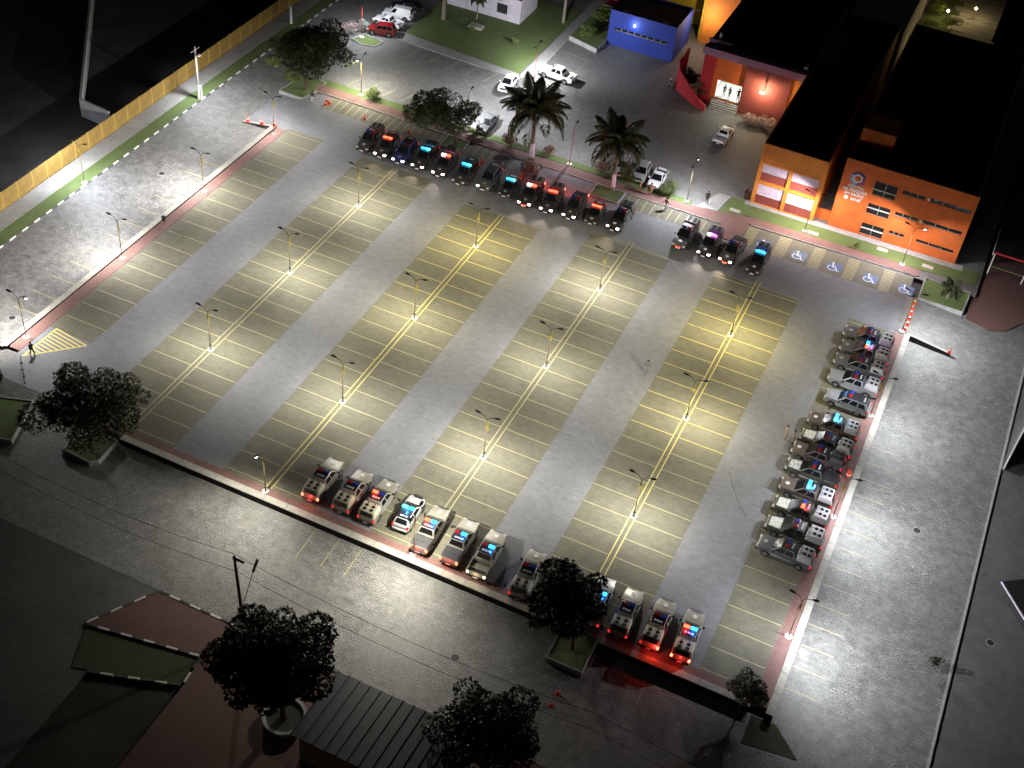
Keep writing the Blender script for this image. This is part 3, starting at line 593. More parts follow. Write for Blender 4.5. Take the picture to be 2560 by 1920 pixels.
# gatehouse shelter at the east edge
b = thing('gate_shelter', 'dark gate shelter with red band and white frame at the east entrance', 'shelter')
solid(b, 'roof', 69.6, 82, 57.4, 63, 2.7, 2.95, 'roof_black'); solid(b, 'red_band', 69.6, 82, 57.3, 57.39, 2.72, 2.97, 'red_wall'); solid(b, 'white_trim', 69.5, 69.59, 57.2, 63, 2.55, 2.8, 'white_paint')
for x in (69.8, 73.8, 77.8): solid(b, 'post', x-.07, x+.07, 57.6, 57.74, ZS+.1, 2.69, 'white_paint')
solid(b, 'barrier_rail', 69.88, 77.7, 57.62, 57.7, .7, .8, 'pole_yellow'); solid(b, 'rear_wall', 69.7, 82, 62.7, 62.95, ZS, 2.69, 'concrete_grey')
b = thing('kiosk_roof', 'small flat kiosk with pale roof edge on the east pavement', 'kiosk')
ob('roof', MB().slab([(78.4, 7.0), (81.4, 3.0), (86.5, 6.8), (83.5, 10.8)], 1.95, 2.15), 'roof_black', b); ob('roof_edge', MB().slab([(78.3, 6.95), (81.35, 2.9), (81.43, 2.96), (78.4, 7.0)], 2.02, 2.17), 'lilac', b)
ob('wall', MB().slab([(79.6, 7.3), (81.7, 4.5), (85.6, 7.3), (83.3, 10.0)], ZS, 1.94), 'metal_dark', b)
slabwall('pale_rail_wall', [(76.7, 24.6), (78.1, 34)], .8, .16, 'white_paint', 'low white wall at the edge of the east pavement')
# metal-roofed shed in the south
b = thing('sheet_roof_shed', 'shed with ribbed bluish metal roof on the south plaza', 'shed')
for i in range(12):
    x = 32.0+i*.95; ob('roof_sheet', MB().add([(x+.02, -29.0, 2.6), (x+.93, -29.0, 2.6), (x+.93, -36, 3.5), (x+.02, -36, 3.5), (x+.02, -29, 2.56), (x+.93, -29, 2.56), (x+.93, -36, 3.46), (x+.02, -36, 3.46)], [(0, 3, 2, 1), (4, 5, 6, 7), (0, 1, 5, 4), (1, 2, 6, 5), (2, 3, 7, 6), (3, 0, 4, 7)]), 'roof_sheet', b)
    ob('rib', MB().tube([(x, -28.95, 2.63), (x, -36.0, 3.53)], .035, 6), 'roof_sheet', b)
solid(b, 'wall', 32.4, 43.2, -35.5, -29.6, ZS, 2.5, 'concrete_grey')
# ------------------------------------------------------------------ lamp posts
def head_mesh():
    m = MB(); pr = [(0, .05, .05), (.08, .09, .07), (.3, .15, .09), (.5, .14, .08), (.62, .06, .04)]
    vs = []; fs = []
    for x, w, h in pr:
        for k in range(10):
            a = 2*math.pi*k/10; vs.append((x, w*math.cos(a), h*math.sin(a)*(1 if math.sin(a) > 0 else .5)))
    for i in range(len(pr)-1):
        for k in range(10): a, c = i*10+k, i*10+(k+1) % 10; fs.append((a, c, c+10, a+10))
    fs += [tuple(range(9, -1, -1)), tuple(range(40, 50))]
    return m.add(vs, fs).mesh('lamp_head', True)
GLOBE = MB().lathe([(.03, -.1), (.11, -.05), (.13, .03), (.08, .11), (.02, .13)], 12).mesh('lit_globe', True)  # glowing ball added where a head's lit lens shows
HEAD = head_mesh(); LENS = MB().poly([(.18, .05), (.42, .05), (.42, -.05), (.18, -.05)], -.047).mesh('lens')
POLE = MB().tube([(0, 0, 0), (0, 0, 2.4), (0, 0, 4.9)], [.055, .042, .034], 8).mesh('pole', True)
ARM = MB().tube([(0, 0, 4.8), (.1, 0, 5.1), (.35, 0, 5.38), (.75, 0, 5.5)], .028, 6).mesh('arm', True)
BASE = MB().lathe([(.34, 0), (.34, .06), (.2, .07), (.2, .08)], 12).mesh('footing'); COLL = [MB().lathe([(.13, z), (.13, z+.1)], 10).mesh('collar') for z in (.09, .2, .31, .42, .53)]
RIB = MB().tube([(0, 0, 4.15), (.06, .05, 4.3), (.02, .02, 4.75)], [.05, .075, .055], 6).add([(.02, .05, 4.25), (.08, .07, 4.25), (.2, .09, 3.55), (.12, .08, 3.5)], [(0, 1, 2, 3)]).add([(-.02, .05, 4.25), (-.08, .07, 4.25), (-.18, .09, 3.6), (-.1, .08, 3.55)], [(3, 2, 1, 0)]).mesh('ribbon')
def lamp_post(x, y, z, rz, label, group, energy=None, col=(1, .955, .80), heads=(0, 180), striped=True, pole='pole_yellow', tilt=12, ribbon=True, spot=165, lens='lens_lit', split=(1, 1), aimout=.16, globe=()):
    t = thing('lamp_post', label, 'lamp post', (x, y, z), rz, group)
    ob('pole', POLE, pole, t); ob('footing', BASE, 'white_paint', t)
    if striped:
        for i, c in enumerate(COLL): ob('collar', c, 'white_paint' if i % 2 else 'rubber', t)
    if ribbon: ob('ribbon', RIB, 'ribbon', t)
    for hi, h in enumerate(heads):
        ob('arm', ARM, 'metal_dark', t, rz=RAD(h))
        ca, sa = math.cos(RAD(h)), math.sin(RAD(h))
        hd = ob('lamp_head', HEAD, 'metal_dark', t, (.7*ca, .7*sa, 5.5), RAD(h)); hd.rotation_euler = (0, RAD(-tilt), RAD(h)); ob('lens', LENS, lens, hd)
        if hi in globe: ob('lit_globe', GLOBE, 'lens_cool', t, (1.08*ca, 1.08*sa, 5.47))
        if energy is None or energy > 0:
            e = (energy or LAMP_W)*LG*split[hi]*rnd.uniform(.78, 1.22)
            lamp('SPOT', (1.05*ca, 1.05*sa, 5.38), e, col, t, .07, spot, (aimout*ca, aimout*sa, -1), 1)
    return t
for i in range(4):
    for j in range(3): lamp_post(i*S, j*15, .004, 0, f"{('southern', 'middle', 'northern')[j]} lamp post of the {('parking row next to the west wall row', 'second double parking row from the west wall', 'second double parking row from the east trucks', 'double parking row facing the east trucks')[i]}", 'lamp posts standing between the parking rows', col=(1, .87, .45) if (i, j) in ((1, 2), (3, 2)) else (1, .93, .66) if (i, j) in ((3, 1), (1, 1)) else (1, .975, .86), spot=172, energy=530, aimout=.9)
for y, w_ in ((38, 'at the coned ramp end of the west wall'), (22.9, 'on the west wall walk next after the ramp lamp'), (7.7, 'on the west wall walk south of the litter bin'), (-7.7, 'on the west wall walk beside the hatched triangle')):
    lamp_post(-16.7, y, .06, 0, 'yellow-ribboned twin lamp post '+w_, 'lamp posts along the west wall', striped=False, energy=640, col=(1, .97, .92), split=(.9, 2.0), aimout=1.0, spot=172, globe=(0,) if y < -5 else ())
for y, w_ in ((40.6, 'at the cones closing the east entrance'), (25.0, 'behind the blue-grey patrol SUV'), (9.2, 'behind the cyan-lit brown pickup'), (-6.4, 'beside the empty stalls of the east wall')):
    lamp_post(62.9, y, .06, 0, 'yellow-ribboned twin lamp post '+w_, 'lamp posts along the east wall', striped=False, energy=520, col=(.93, .96, 1.0), split=(2.5, .7), aimout=1.2, spot=172)
for x, lb in ((15.4, 'single-arm lamp post beside the leftmost truck of the south row'), (30.6, 'lamp post standing behind the black-covered pickup with red and blue lights')):
    lamp_post(x, -13.8, .06, RAD(90), lb, None, striped=False, energy=1300 if x < 20 else 850, aimout=1.1, spot=172, heads=(180,) if x < 20 else (0, 180), globe=(0,) if x < 20 else ())
lamp_post(-12.4, 52.3, .05, RAD(90), 'lamp post by the round shrub on the north grass strip', None, striped=False, energy=620, col=(1, .95, .78), globe=(1,))
lamp_post(3.2, 52.2, .05, RAD(90), 'lamp post rising behind the low broad tree', None, striped=False, energy=1200, col=(.95, .96, 1), heads=(0,), aimout=1.0, spot=172)
lamp_post(17.9, 51.9, .05, RAD(90), 'dark-headed lamp post standing between the two palms', None, striped=False, energy=260, col=(.95, .96, 1), heads=(0,), pole='pole_red', ribbon=False)
lamp_post(33.6, 52.0, .05, RAD(90), 'lamp post with a bright globe-like head by the entrance slab', None, striped=False, energy=620, aimout=.6, col=(.95, .96, 1), heads=(0, 180), ribbon=False, globe=(0,))
lamp_post(48.2, 53.7, .05, 0, 'lamp post in front of the two-bay orange building', None, striped=False, energy=430, col=(1, .88, .8), aimout=.5, ribbon=False)
lamp_post(60.3, 53.3, .05, 0, 'bright lamp post in front of the slit-windowed orange building', None, striped=False, energy=560, col=(1, .93, .95), aimout=.6, ribbon=False, lens='lens_cool', globe=(0,))
lamp_post(5.6, 68.4, .09, RAD(90), 'red-wrapped lamp post at the lawn corner by the white pickup', None, striped=False, energy=1000, aimout=1.1, spot=172, col=(.95, .97, 1), pole='pole_red', ribbon=False)
lamp_post(-20.2, 66.2, .1, RAD(90), 'thin red lamp post on the grass island beside the red van', None, striped=False, energy=330, aimout=.5, col=(.92, .95, 1), pole='pole_red', ribbon=False)
lamp_post(-29.7, 17.6, ZS+.1, RAD(180), 'yellow-ribboned lamp post on the grass verge by the fence', None, striped=False, energy=620, aimout=.8, col=(.85, .9, 1), heads=(0, 180))
# concrete utility pole on the verge
t = thing('utility_pole', 'tall grey utility pole with a white lamp on the grass verge', 'pole', (-29.75, 40.6, ZS+.1))
ob('shaft', MB().tube([(0, 0, 0), (0, 0, 7.4)], [.17, .1], 10), 'pole_grey', t); ob('painted_base', MB().tube([(0, 0, .0), (0, 0, 2.0)], [.2, .17], 10), 'white_paint', t); ob('crossarm', MB().box(-.06, .06, -.9, .9, 6.9, 7.0), 'pole_grey', t)
ob('street_lamp', MB().lathe([(.1, 0), (.32, .06), (.3, .2), (.08, .28)], 12, (.5, 0, 6.2)), 'white_paint', t); ob('bracket', MB().tube([(0, 0, 6.1), (.5, 0, 6.25)], .04, 6), 'metal_dark', t); ob('stay_post', MB().tube([(.1, .45, 0), (.1, .45, 1.7)], .12, 8), 'white_paint', t)
lamp('SPOT', (.6, 0, 6.15), 620*LG, (.9, .94, 1), t, .12, 165, (.2, 0, -1))
t = thing('white_bollard_post', 'short white post on the verge behind the big tree', 'post', (-31.0, 64.8, ZS+.12)); ob('shaft', MB().tube([(0, 0, 0), (0, 0, 2.6)], [.2, .16], 10), 'white_paint', t); ob('cap', MB().lathe([(.17, 2.6), (.1, 2.75)], 10), 'concrete_grey', t)
# south power pole and cables
t = thing('power_pole', 'dark wooden power pole with transformer box above the south plaza', 'pole', (22.75, -28.2, ZS+.13))
ob('shaft', MB().tube([(0, 0, 0), (-.37, 0, 10.4)], [.17, .11], 10), 'wood_pole', t); ob('crossarm', MB().box(-.5, .5, -.08, .08, 10.05, 10.2), 'wood_pole', t)
ob('fuse_box', MB().tube([(1.3, 0, 9.6), (1.75, 0, 11.2)], .12, 8), 'trim', t); ob('guy_strut', MB().tube([(.05, .0, 4.6), (1.35, 0, 9.8)], .025, 6), 'trim', t)
for z, nm, off in ((10.35, 'upper', 0), (8.25, 'lower', .05)):
    pts = []
    for k in range(-16, 17):
        x = 22.4+k*3.0; u = (abs(k*3.0) % 26)/26 if k < 0 else (k*3.0 % 30)/30
        pts.append((x, -28.2+off, z-1.35*4*u*(1-u)*.9))
    tag(ob('power_cable', MB().tube(pts, .022, 5), 'trim'), f'{nm} thin power cable strung past the dark pole over the street', 'cable')
# ------------------------------------------------------------------ vehicles (x forward, origin on the ground under the centre)
def profile_mesh(name, prof, hw, bev=.05, topk=.93, botk=.96, zt=.75, nose=.80, tail=.91, L=5.3):
    """side outline (x,z) drawn across the car: tucked at the top, narrowed at nose and tail, wheel arches cut"""
    n = len(prof); m = MB(); vs = []
    for s in (-1, 1):
        for x, z in prof:
            k = 1.0
            if z > zt: k *= 1-(1-topk)*min(1, (z-zt)/.3)
            if z < .45: k *= botk
            u = x/(L/2)
            if u > .72: k *= 1-(1-nose)*((u-.72)/.28)**1.6
            if u < -.85: k *= 1-(1-tail)*((-u-.85)/.15)
            vs.append((x, s*hw*k, z))
    fs = [tuple(range(n)), tuple(range(2*n-1, n-1, -1))]+[(i, i+n, (i+1) % n+n, (i+1) % n) for i in range(n)]
    me = m.add(vs, fs).mesh(name, smooth=True, bevel=.085, seg=3); me.set_sharp_from_angle(angle=RAD(50)); return me
def arch(cx, r, zb=.36):
    a0 = math.asin(min(.9, (zb-.38)/r)) if r > 0 else 0
    return [(cx-r*math.cos(RAD(a)), .38+r*math.sin(RAD(a))) for a in range(0, 181, 20)]
def lower_profile(L, xf, xr, zh0, zh1, xw, zb, bed=None):
    h = L/2
    p = [(-h+.04, .46), (-h, .62), (-h+.02, .95), (-h+.06, zb)]
    if bed: p = [(-h+.04, .46), (-h, .58), (-h+.02, .66), (bed, .66), (bed+.03, zb)]
    p += [(xw, zb), (xw+.05, zh1), (h-.28, zh0), (h-.06, zh0-.12), (h, .68), (h-.03, .44), (h-.2, .36)]
    p += [(x, z) for x, z in reversed(arch(xf, .45))]+[(xf-.5, .34), (xr+.5, .34)]+[(x, z) for x, z in reversed(arch(xr, .45))]+[(-h+.3, .38)]
    return p
def house(name, xb0, xt0, xt1, xb1, zb, zt, wb, wt, bev=.05):
    """cabin: windscreen base/top, rear top/base"""
    vs = [(xb0, -wb, zb), (xb0, wb, zb), (xb1, wb, zb), (xb1, -wb, zb), (xt0, -wt, zt-.03), (xt0, wt, zt-.03), (xt1, wt, zt-.03), (xt1, -wt, zt-.03),
          ((xt0+xt1)/2, -wt*.96, zt), ((xt0+xt1)/2, wt*.96, zt)]
    fs = [(3, 2, 1, 0), (0, 1, 5, 4), (2, 3, 7, 6), (1, 2, 6, 9, 5), (3, 0, 4, 8, 7), (4, 5, 9, 8), (8, 9, 6, 7)]
    me = MB().add(vs, fs).mesh(name, smooth=True, bevel=.075, seg=3); me.set_sharp_from_angle(angle=RAD(50)); return me
def pane(pts, off=.012, inset=.0):
    p = [Vector(q) for q in pts]; n = (p[1]-p[0]).cross(p[2]-p[1]).normalized()
    q = [v+n*off for v in p]; k = [v-n*.03 for v in p]; N = len(p)
    return MB().add([*k, *q], [tuple(range(N, 2*N))]+[(i, (i+1) % N, N+(i+1) % N, N+i) for i in range(N)])
def lerp(a, b, t): return tuple(x+(y-x)*t for x, y in zip(a, b))
def quad_on(a, b, c, d, u0, u1, v0, v1):           # sub-rectangle of a quad a-b (bottom) d-c (top)
    f = lambda u, v: lerp(lerp(a, b, u), lerp(d, c, u), v)
    return [f(u0, v0), f(u1, v0), f(u1, v1), f(u0, v1)]
TYPES = dict(
  pickup=dict(L=5.3, hw=.93, xf=1.62, xr=-1.6, zh0=1.0, zh1=1.12, xw=1.15, zb=1.12, cab=(1.2, .42, -.85, -1.12, 1.78)),
  suv=dict(L=4.75, hw=.93, xf=1.48, xr=-1.35, zh0=1.0, zh1=1.1, xw=.95, zb=1.08, cab=(1.0, .3, -1.95, -2.25, 1.76)),
  hatch=dict(L=4.05, hw=.86, xf=1.25, xr=-1.25, zh0=.86, zh1=.98, xw=.85, zb=.98, cab=(.95, .15, -1.55, -1.95, 1.50)),
  sedan=dict(L=4.45, hw=.87, xf=1.38, xr=-1.3, zh0=.84, zh1=.96, xw=.9, zb=.96, cab=(1.0, .2, -1.05, -1.65, 1.47)),
  van=dict(L=4.4, hw=.86, xf=1.4, xr=-1.35, zh0=.95, zh1=1.08, xw=1.0, zb=1.06, cab=(1.1, .45, -2.1, -2.17, 1.9)),
  mpv=dict(L=3.95, hw=.86, xf=1.22, xr=-1.2, zh0=.95, zh1=1.08, xw=.95, zb=1.04, cab=(1.1, .35, -1.65, -1.93, 1.68)),
  small_pickup=dict(L=4.45, hw=.86, xf=1.4, xr=-1.3, zh0=.88, zh1=1.0, xw=.95, zb=1.0, cab=(1.05, .3, -.45, -.65, 1.55)))
CACHE = {}
def cached(key, fn):
    if key not in CACHE: CACHE[key] = fn()
    return CACHE[key]
TYRE = MB().lathe([(.2, -.11), (.33, -.12), (.38, -.08), (.38, .08), (.33, .12), (.2, .11)], 20).mesh('wheel', True)
RIMM = MB().lathe([(.06, -.123), (.225, -.118), (.225, .118), (.06, .123)], 14).mesh('rim')
DISC = MB().lathe([(.17, 0), (.17, .012)], 18).mesh('vent_disc')
def vehicle(kind, F, hd, label, cat, group, body='taupe', bed=None, bar=None, head=False, tail='dim', hood=None, shell='shell_beige', badge=True, police=True, marks=True, bull=False, fog=None, name=None, z=.006, frontref=True, roof=None):
    T = TYPES[kind]; L, hw = T['L'], T['hw']; h = L/2; a = RAD(hd); dx, dy = math.cos(a), math.sin(a)
    cx, cy = (F[0]-dx*h, F[1]-dy*h) if frontref else F
    nm = name or {'pickup': 'pickup_truck', 'small_pickup': 'pickup_truck', 'suv': 'patrol_car' if police else 'suv', 'hatch': 'patrol_car' if police else 'hatchback', 'sedan': 'sedan', 'van': 'van', 'mpv': 'minivan'}[kind]
    sc_ = rnd.uniform(.975, 1.025); gp_north = group is not None and 'north' in group; a += rnd.uniform(-.02, .02)
    t = thing(nm, label, cat, (cx, cy, z), a, group); t.scale = (sc_, sc_, rnd.uniform(.97, 1.03)); bm = 'car_'+body
    xb0, xt0, xt1, xb1, zt = T['cab']; zb = T['zb']; isp = 'pickup' in kind
    openbed = isp and bed in ('open', None)
    bx = xb1-.06
    ob('body', cached((kind, 'body', openbed), lambda: profile_mesh('body', lower_profile(L, T['xf'], T['xr'], T['zh0'], T['zh1'], T['xw'], zb, bx if openbed else None), hw, L=L)), bm, t)
    wb, wt = hw*.90, hw*.70
    ob('cabin', cached((kind, 'cabin'), lambda: house('cabin', xb0, xt0, xt1, xb1, zb-.03, zt, wb, wt)), bm, t)
    A, B, C_, D = (xb0, -wb, zb), (xb0, wb, zb), (xt0, wt, zt-.03), (xt0, -wt, zt-.03)
    g = cached((kind, 'windscreen'), lambda: pane(quad_on(A, B, C_, D, .06, .94, .05, .97)).mesh('windscreen')); ob('windscreen', g, 'glass_dark', t)
    A2, B2, C2, D2 = (xb1, wb, zb), (xb1, -wb, zb), (xt1, -wt, zt-.03), (xt1, wt, zt-.03)
    if not (isp and bed == 'shell'):
        ob('rear_window', cached((kind, 'rearwin'), lambda: pane(quad_on(A2, B2, C2, D2, .1, .9, .2, .93)).mesh('rear_window')), 'glass_dark', t)
    for s in (-1, 1):
        if s > 0: q = ((xb0, wb, zb), (xb1, wb, zb), (xt1, wt, zt-.03), (xt0, wt, zt-.03))
        else: q = ((xb1, -wb, zb), (xb0, -wb, zb), (xt0, -wt, zt-.03), (xt1, -wt, zt-.03))
        spl = [(.10, .46), (.52, .90)] if kind not in ('suv', 'mpv') else [(.08, .33), (.37, .63), (.67, .92)]
        if kind == 'van': spl = [(.06, .26)]
        for i, (u0, u1) in enumerate(spl):
            if s < 0: u0, u1 = 1-u1, 1-u0
            ob('side_window', cached((kind, 'side', s, i), lambda: pane(quad_on(*q, u0, u1, .12, .88)).mesh('side_window')), 'glass_dark', t)
    rc = roof or ('car_roof' if police else None)
    if rc: ob('roof_panel', cached((kind, 'roof'), lambda: MB().box(xt1+.02, xt0-.02, -wt*.95, wt*.95, zt-.03, zt+.012).mesh('roof_panel', bevel=.008, seg=1)), rc, t)
    for s in (-1, 1):
        for xx in (T['xf'], T['xr']):
            w = ob('wheel', TYRE, 'rubber', t, (xx, s*(hw-.12), .38)); w.rotation_euler = (RAD(90), 0, 0); ob('rim', RIMM, 'rim', w)
        ob('mirror', cached((kind, 'mirror', s), lambda: MB().box(xb0-.32, xb0-.14, s*(hw-.03), s*(hw+.2), zb+.02, zb+.2).mesh('mirror', bevel=.03, seg=1)), 'trim' if police else bm, t)
        zl = T['zh0']-.2
        hm = head if not isinstance(head, tuple) else head[0 if s > 0 else 1]
        ob('headlight', cached((kind, 'hl', s), lambda: MB().box(h-.3, h-.02, s*hw*.50, s*hw*.84, zl-.06, zl+.12).mesh('headlight', bevel=.04, seg=2)), 'head_lit' if hm else 'head_off', t)
        tm = tail[0 if s > 0 else 1] if isinstance(tail, tuple) else tail
        ob('tail_light', cached((kind, 'tl', s), lambda: MB().box(-h-.015, -h+.12, s*hw*.72, s*hw*.93, .72, 1.02).mesh('tail_light', bevel=.02, seg=1)), {'off': 'bar_red_off', 'dim': 'tail_dim', 'lit': 'tail_lit', 'rev': 'reverse_lit'}[tm], t)
        if fog: ob('grille_flasher', cached((kind, 'fog', s), lambda: MB().box(h-.04, h+.03, s*.18-.09, s*.18+.09, .58, .72).mesh('grille_flasher', bevel=.02, seg=1)), fog, t)
    ob('grille', cached((kind, 'grille'), lambda: MB().box(h-.12, h+.012, -hw*.45, hw*.45, .66, .88).mesh('grille', bevel=.01, seg=1)), 'trim', t)
    ob('front_bumper', cached((kind, 'fb'), lambda: MB().box(h-.35, h+.05, -hw*.84, hw*.84, .4, .6).mesh('front_bumper', bevel=.06)), 'trim' if isp else bm, t)
    ob('rear_bumper', cached((kind, 'rb'), lambda: MB().box(-h-.09, -h+.2, -hw*.86, hw*.86, .42, .62).mesh('rear_bumper', bevel=.04)), 'trim' if isp else bm, t)
    ob('number_plate', cached((kind, 'fp'), lambda: MB().box(h+.052, h+.065, -.22, .22, .46, .59).mesh('number_plate')), 'plate', t)
    ob('number_plate', cached((kind, 'rp'), lambda: MB().box(-h-.105, -h-.092, -.22, .22, .47, .6).mesh('number_plate')), 'plate', t)
    if hood: # painted hood skin
        ob('hood_skin', cached((kind, 'hood'), lambda: pane([(T['xw']+.1, -hw*.74, T['zh1']+.002), (h-.34, -hw*.62, T['zh0']+.006), (h-.34, hw*.62, T['zh0']+.006), (T['xw']+.1, hw*.74, T['zh1']+.002)], .006).mesh('hood_skin')), hood, t)
    if police and badge:
        d = ob('hood_badge', DISC, 'badge' if badge is True else badge, t, ((T['xw']+h)/2+.05, 0, (T['zh0']+T['zh1'])/2+.004)); d.scale = (1.25, 1.25, 1.6); d.rotation_euler = (0, math.atan2(T['zh1']-T['zh0'], h-.28-T['xw']), 0)
    if isp:
        bz0, bz1 = -h+.03, bx-.02
        if bed == 'shell':
            ob('bed_shell', cached((kind, 'shell'), lambda: house('bed_shell', bx-.02, bx-.05, -h+.22, -h+.03, zb-.02, zt+.0, hw*.93, hw*.83, .05)), shell, t)
            rp = pane(quad_on((-h+.03, hw*.93, zb), (-h+.03, -hw*.93, zb), (-h+.22, -hw*.83, zt), (-h+.22, hw*.83, zt), .12, .88, .12, .8))
            ob('shell_window', cached((kind, 'shellwin'), lambda: rp.mesh('shell_window')), 'glass_dark', t)
            for vx in (-h+.48, -h+.93):
                for vy in (-.33, .33): ob('roof_vent', DISC, 'vent', t, (vx, vy, zt-.006)).scale = (1.05, 1.05, 2)
            for vy in (-.33, .33): ob('shell_latch', cached((kind, 'latch'), lambda: MB().box(-.05, .05, -.06, .06, 0, .03).mesh('shell_latch')), 'vent', t, (bx-.22, vy, zt-.01))
            ob('shell_ridge', cached((kind, 'ridge'), lambda: MB().box(bx-.1, bx-.06, -hw*.78, hw*.78, zt-.01, zt+.02).mesh('shell_ridge')), 'trim', t)
        elif bed == 'cover':
            ob('bed_cover', cached((kind, 'cover'), lambda: MB().box(bz0+.05, bz1, -hw*.86, hw*.86, zb-.01, zb+.03).mesh('bed_cover', bevel=.015, seg=1)), 'bed_dark', t)
            ob('cover_rib', cached((kind, 'coverrib'), lambda: MB().box((bz0+bz1)/2-.02, (bz0+bz1)/2+.02, -hw*.8, hw*.8, zb+.03, zb+.038).mesh('cover_rib')), 'trim', t)
        else:
            xr = T['xr']; pr = [(-h, .6), (-h+.0, zb), (bx+.02, zb), (bx+.02, .6)]+[(xr+.47-(.94*i/8), .42+.42*math.sin(math.pi*i/8)+.02) for i in range(9)]
            for s in (-1, 1):
                def side():
                    n = len(pr); v = [(x, s*hw*.99, z) for x, z in pr]+[(x, s*hw*.90, z) for x, z in pr]
                    return MB().add(v, [tuple(range(n)), tuple(range(2*n-1, n-1, -1))]+[(i, (i+1) % n, (i+1) % n+n, i+n) for i in range(n)]).mesh('bed_side')
                ob('bed_side', cached((kind, 'side_panel', s), side), bm, t)
            ob('tailgate', cached((kind, 'tailgate'), lambda: MB().box(-h-.01, -h+.07, -hw*.9, hw*.9, .62, zb).mesh('tailgate', bevel=.015, seg=1)), bm, t)
            ob('bed_floor', cached((kind, 'floor'), lambda: MB().box(-h+.08, bx-.002, -hw*.89, hw*.89, .64, .69).mesh('bed_floor')), 'bed_dark', t)
    if police and bar:
        bxp = xt0-.45 if kind != 'hatch' else xt0-.4; zr = zt+.015
        ob('light_bar_base', cached((kind, 'barb'), lambda: MB().box(bxp-.17, bxp+.17, -.6, .6, zr, zr+.05).mesh('light_bar_base', bevel=.015, seg=1)), 'trim', t)
        st = {'off': ('bar_red_off', 'bar_blue_off'), 'blue': ('bar_blue_lit', 'bar_blue_lit'), 'cyan': ('bar_cyan_lit', 'bar_blue_lit'), 'red': ('bar_red_lit', 'bar_red_lit'), 'redwhite': ('bar_red_lit', 'bar_white_lit'),
              'both': ('bar_red_lit', 'bar_blue_lit'), 'violet': ('bar_violet_lit', 'bar_white_lit'), 'orange': ('bar_red_lit', 'bar_red_lit'), 'half': ('bar_red_lit', 'bar_blue_off'), 'halfblue': ('bar_red_off', 'bar_blue_lit')}[bar]
        for s, mt in ((1, st[0]), (-1, st[1])):
            ob('light_bar_lens', cached((kind, 'bar', s), lambda: MB().box(bxp-.15, bxp+.15, min(s*.05, s*.58), max(s*.05, s*.58), zr+.05, zr+.17).mesh('light_bar_lens', bevel=.04)), mt, t)
        lc = {'blue': (.03, .25, 1), 'cyan': (.05, .5, 1), 'red': (1, .03, .02), 'redwhite': (1, .12, .1), 'both': None, 'violet': (.8, .1, .9), 'orange': (1, .1, .03), 'half': None, 'halfblue': None}.get(bar)
        if lc: lamp('POINT', (bxp-.3, 0, zr+.26), 80, lc, t, .04, name='beacon_light')
        elif bar in ('both', 'half', 'halfblue'):
            if bar != 'halfblue': lamp('POINT', (bxp-.3, .35, zr+.26), 45, (1, .03, .02), t, .04, name='beacon_light')
            if bar != 'half': lamp('POINT', (bxp-.3, -.35, zr+.26), 45, (.03, .2, 1), t, .04, name='beacon_light')
    if police and marks:
        for i, (y0, y1) in enumerate(((-.36, -.16), (-.1, .1), (.16, .36))):
            ob('roof_marking', cached((kind, 'mark', i), lambda: MB().box(xt1+.22, xt1+.4, y0, y1, zt+.0125, zt+.017).mesh('roof_marking')), 'badge', t)
        for s in (-1, 1):
            ob('door_stripe', cached((kind, 'stripe', s), lambda: MB().box(xb1+.3, T['xf']-.55, s*(hw+.004)-.004, s*(hw+.004)+.004, .66, .72).mesh('door_stripe')), 'badge', t)
    if bull:
        ob('bull_bar', cached((kind, 'bull'), lambda: MB().tube([(h+.1, -.62, .5), (h+.16, -.55, .9), (h+.16, .55, .9), (h+.1, .62, .5)], .035, 6).mesh('bull_bar', True)), 'trim', t)
    if head and not isinstance(head, tuple):
        lamp('SPOT', (h+.12, 0, T['zh0']-.15), 420, (1, .82, .62), t, .08, 75, (1, 0, -.16), .8, name='headlight_beam')
    if tail == 'lit' or tail == 'rev' or isinstance(tail, tuple):
        lamp('POINT', (-h-.35, -.6 if isinstance(tail, tuple) else 0, .85), (130 if gp_north else 18) if not isinstance(tail, tuple) else 45, (1, .05, .03) if tail != 'rev' else (1, .8, .5), t, .03, name='tail_glow')
    return t
NG = 'police vehicles lined up along the north walk'; EG = 'police vehicles backed up to the east wall'; SG = 'police vehicles backed up to the south wall'
pk = lambda F, hd, lb, gp, **k: vehicle('pickup', F, hd, lb, 'pickup truck', gp, **k)
# north row, noses to the lot
pk((-5.3, 39.9), -86, 'dark police pickup with lights off at the cone end of the row', NG, body='dark', bed='shell', shell='shell_dark', bar='off', badge='badge_grey')
vehicle('suv', (-2.7, 39.8), -85, 'dark patrol car with orange-red roof light and two small white headlights', 'patrol car', NG, body='dark', bar='orange', head=True, badge='badge_grey')
vehicle('suv', (-.2, 39.8), -86, 'blue-glowing dark patrol car with headlights on and unlit roof bar', 'patrol car', NG, body='midblue', bar='off', head=True, badge='badge_grey', hood=None)
pk((2.4, 40.0), -86, 'dark police pickup with cyan and blue roof lights and both headlights on', NG, body='dark', bed='shell', shell='shell_dark', bar='cyan', head=True, badge='badge_grey')
pk((5.3, 39.9), -85, 'dark police pickup with white-red roof lights just under the low tree', NG, body='dark', bed='shell', shell='shell_dark', bar='redwhite', head=True, badge='badge_grey')
vehicle('suv', (8.2, 39.7), -87, 'dark patrol car with cyan roof light and headlights off beside the empty motorcycle bays', 'patrol car', NG, body='dark', bar='cyan', badge='badge_grey')
vehicle('suv', (11.3, 40.2), -85, 'dark patrol car with no roof light and only one headlight on', 'patrol car', NG, body='charcoal', bar=None, head=(False, True), badge='badge_grey')
vehicle('hatch', (14.1, 40.3), -85, 'short dark patrol hatchback with cyan roof light near the first palm', 'patrol car', NG, body='dark', bar='cyan', badge='badge_grey')
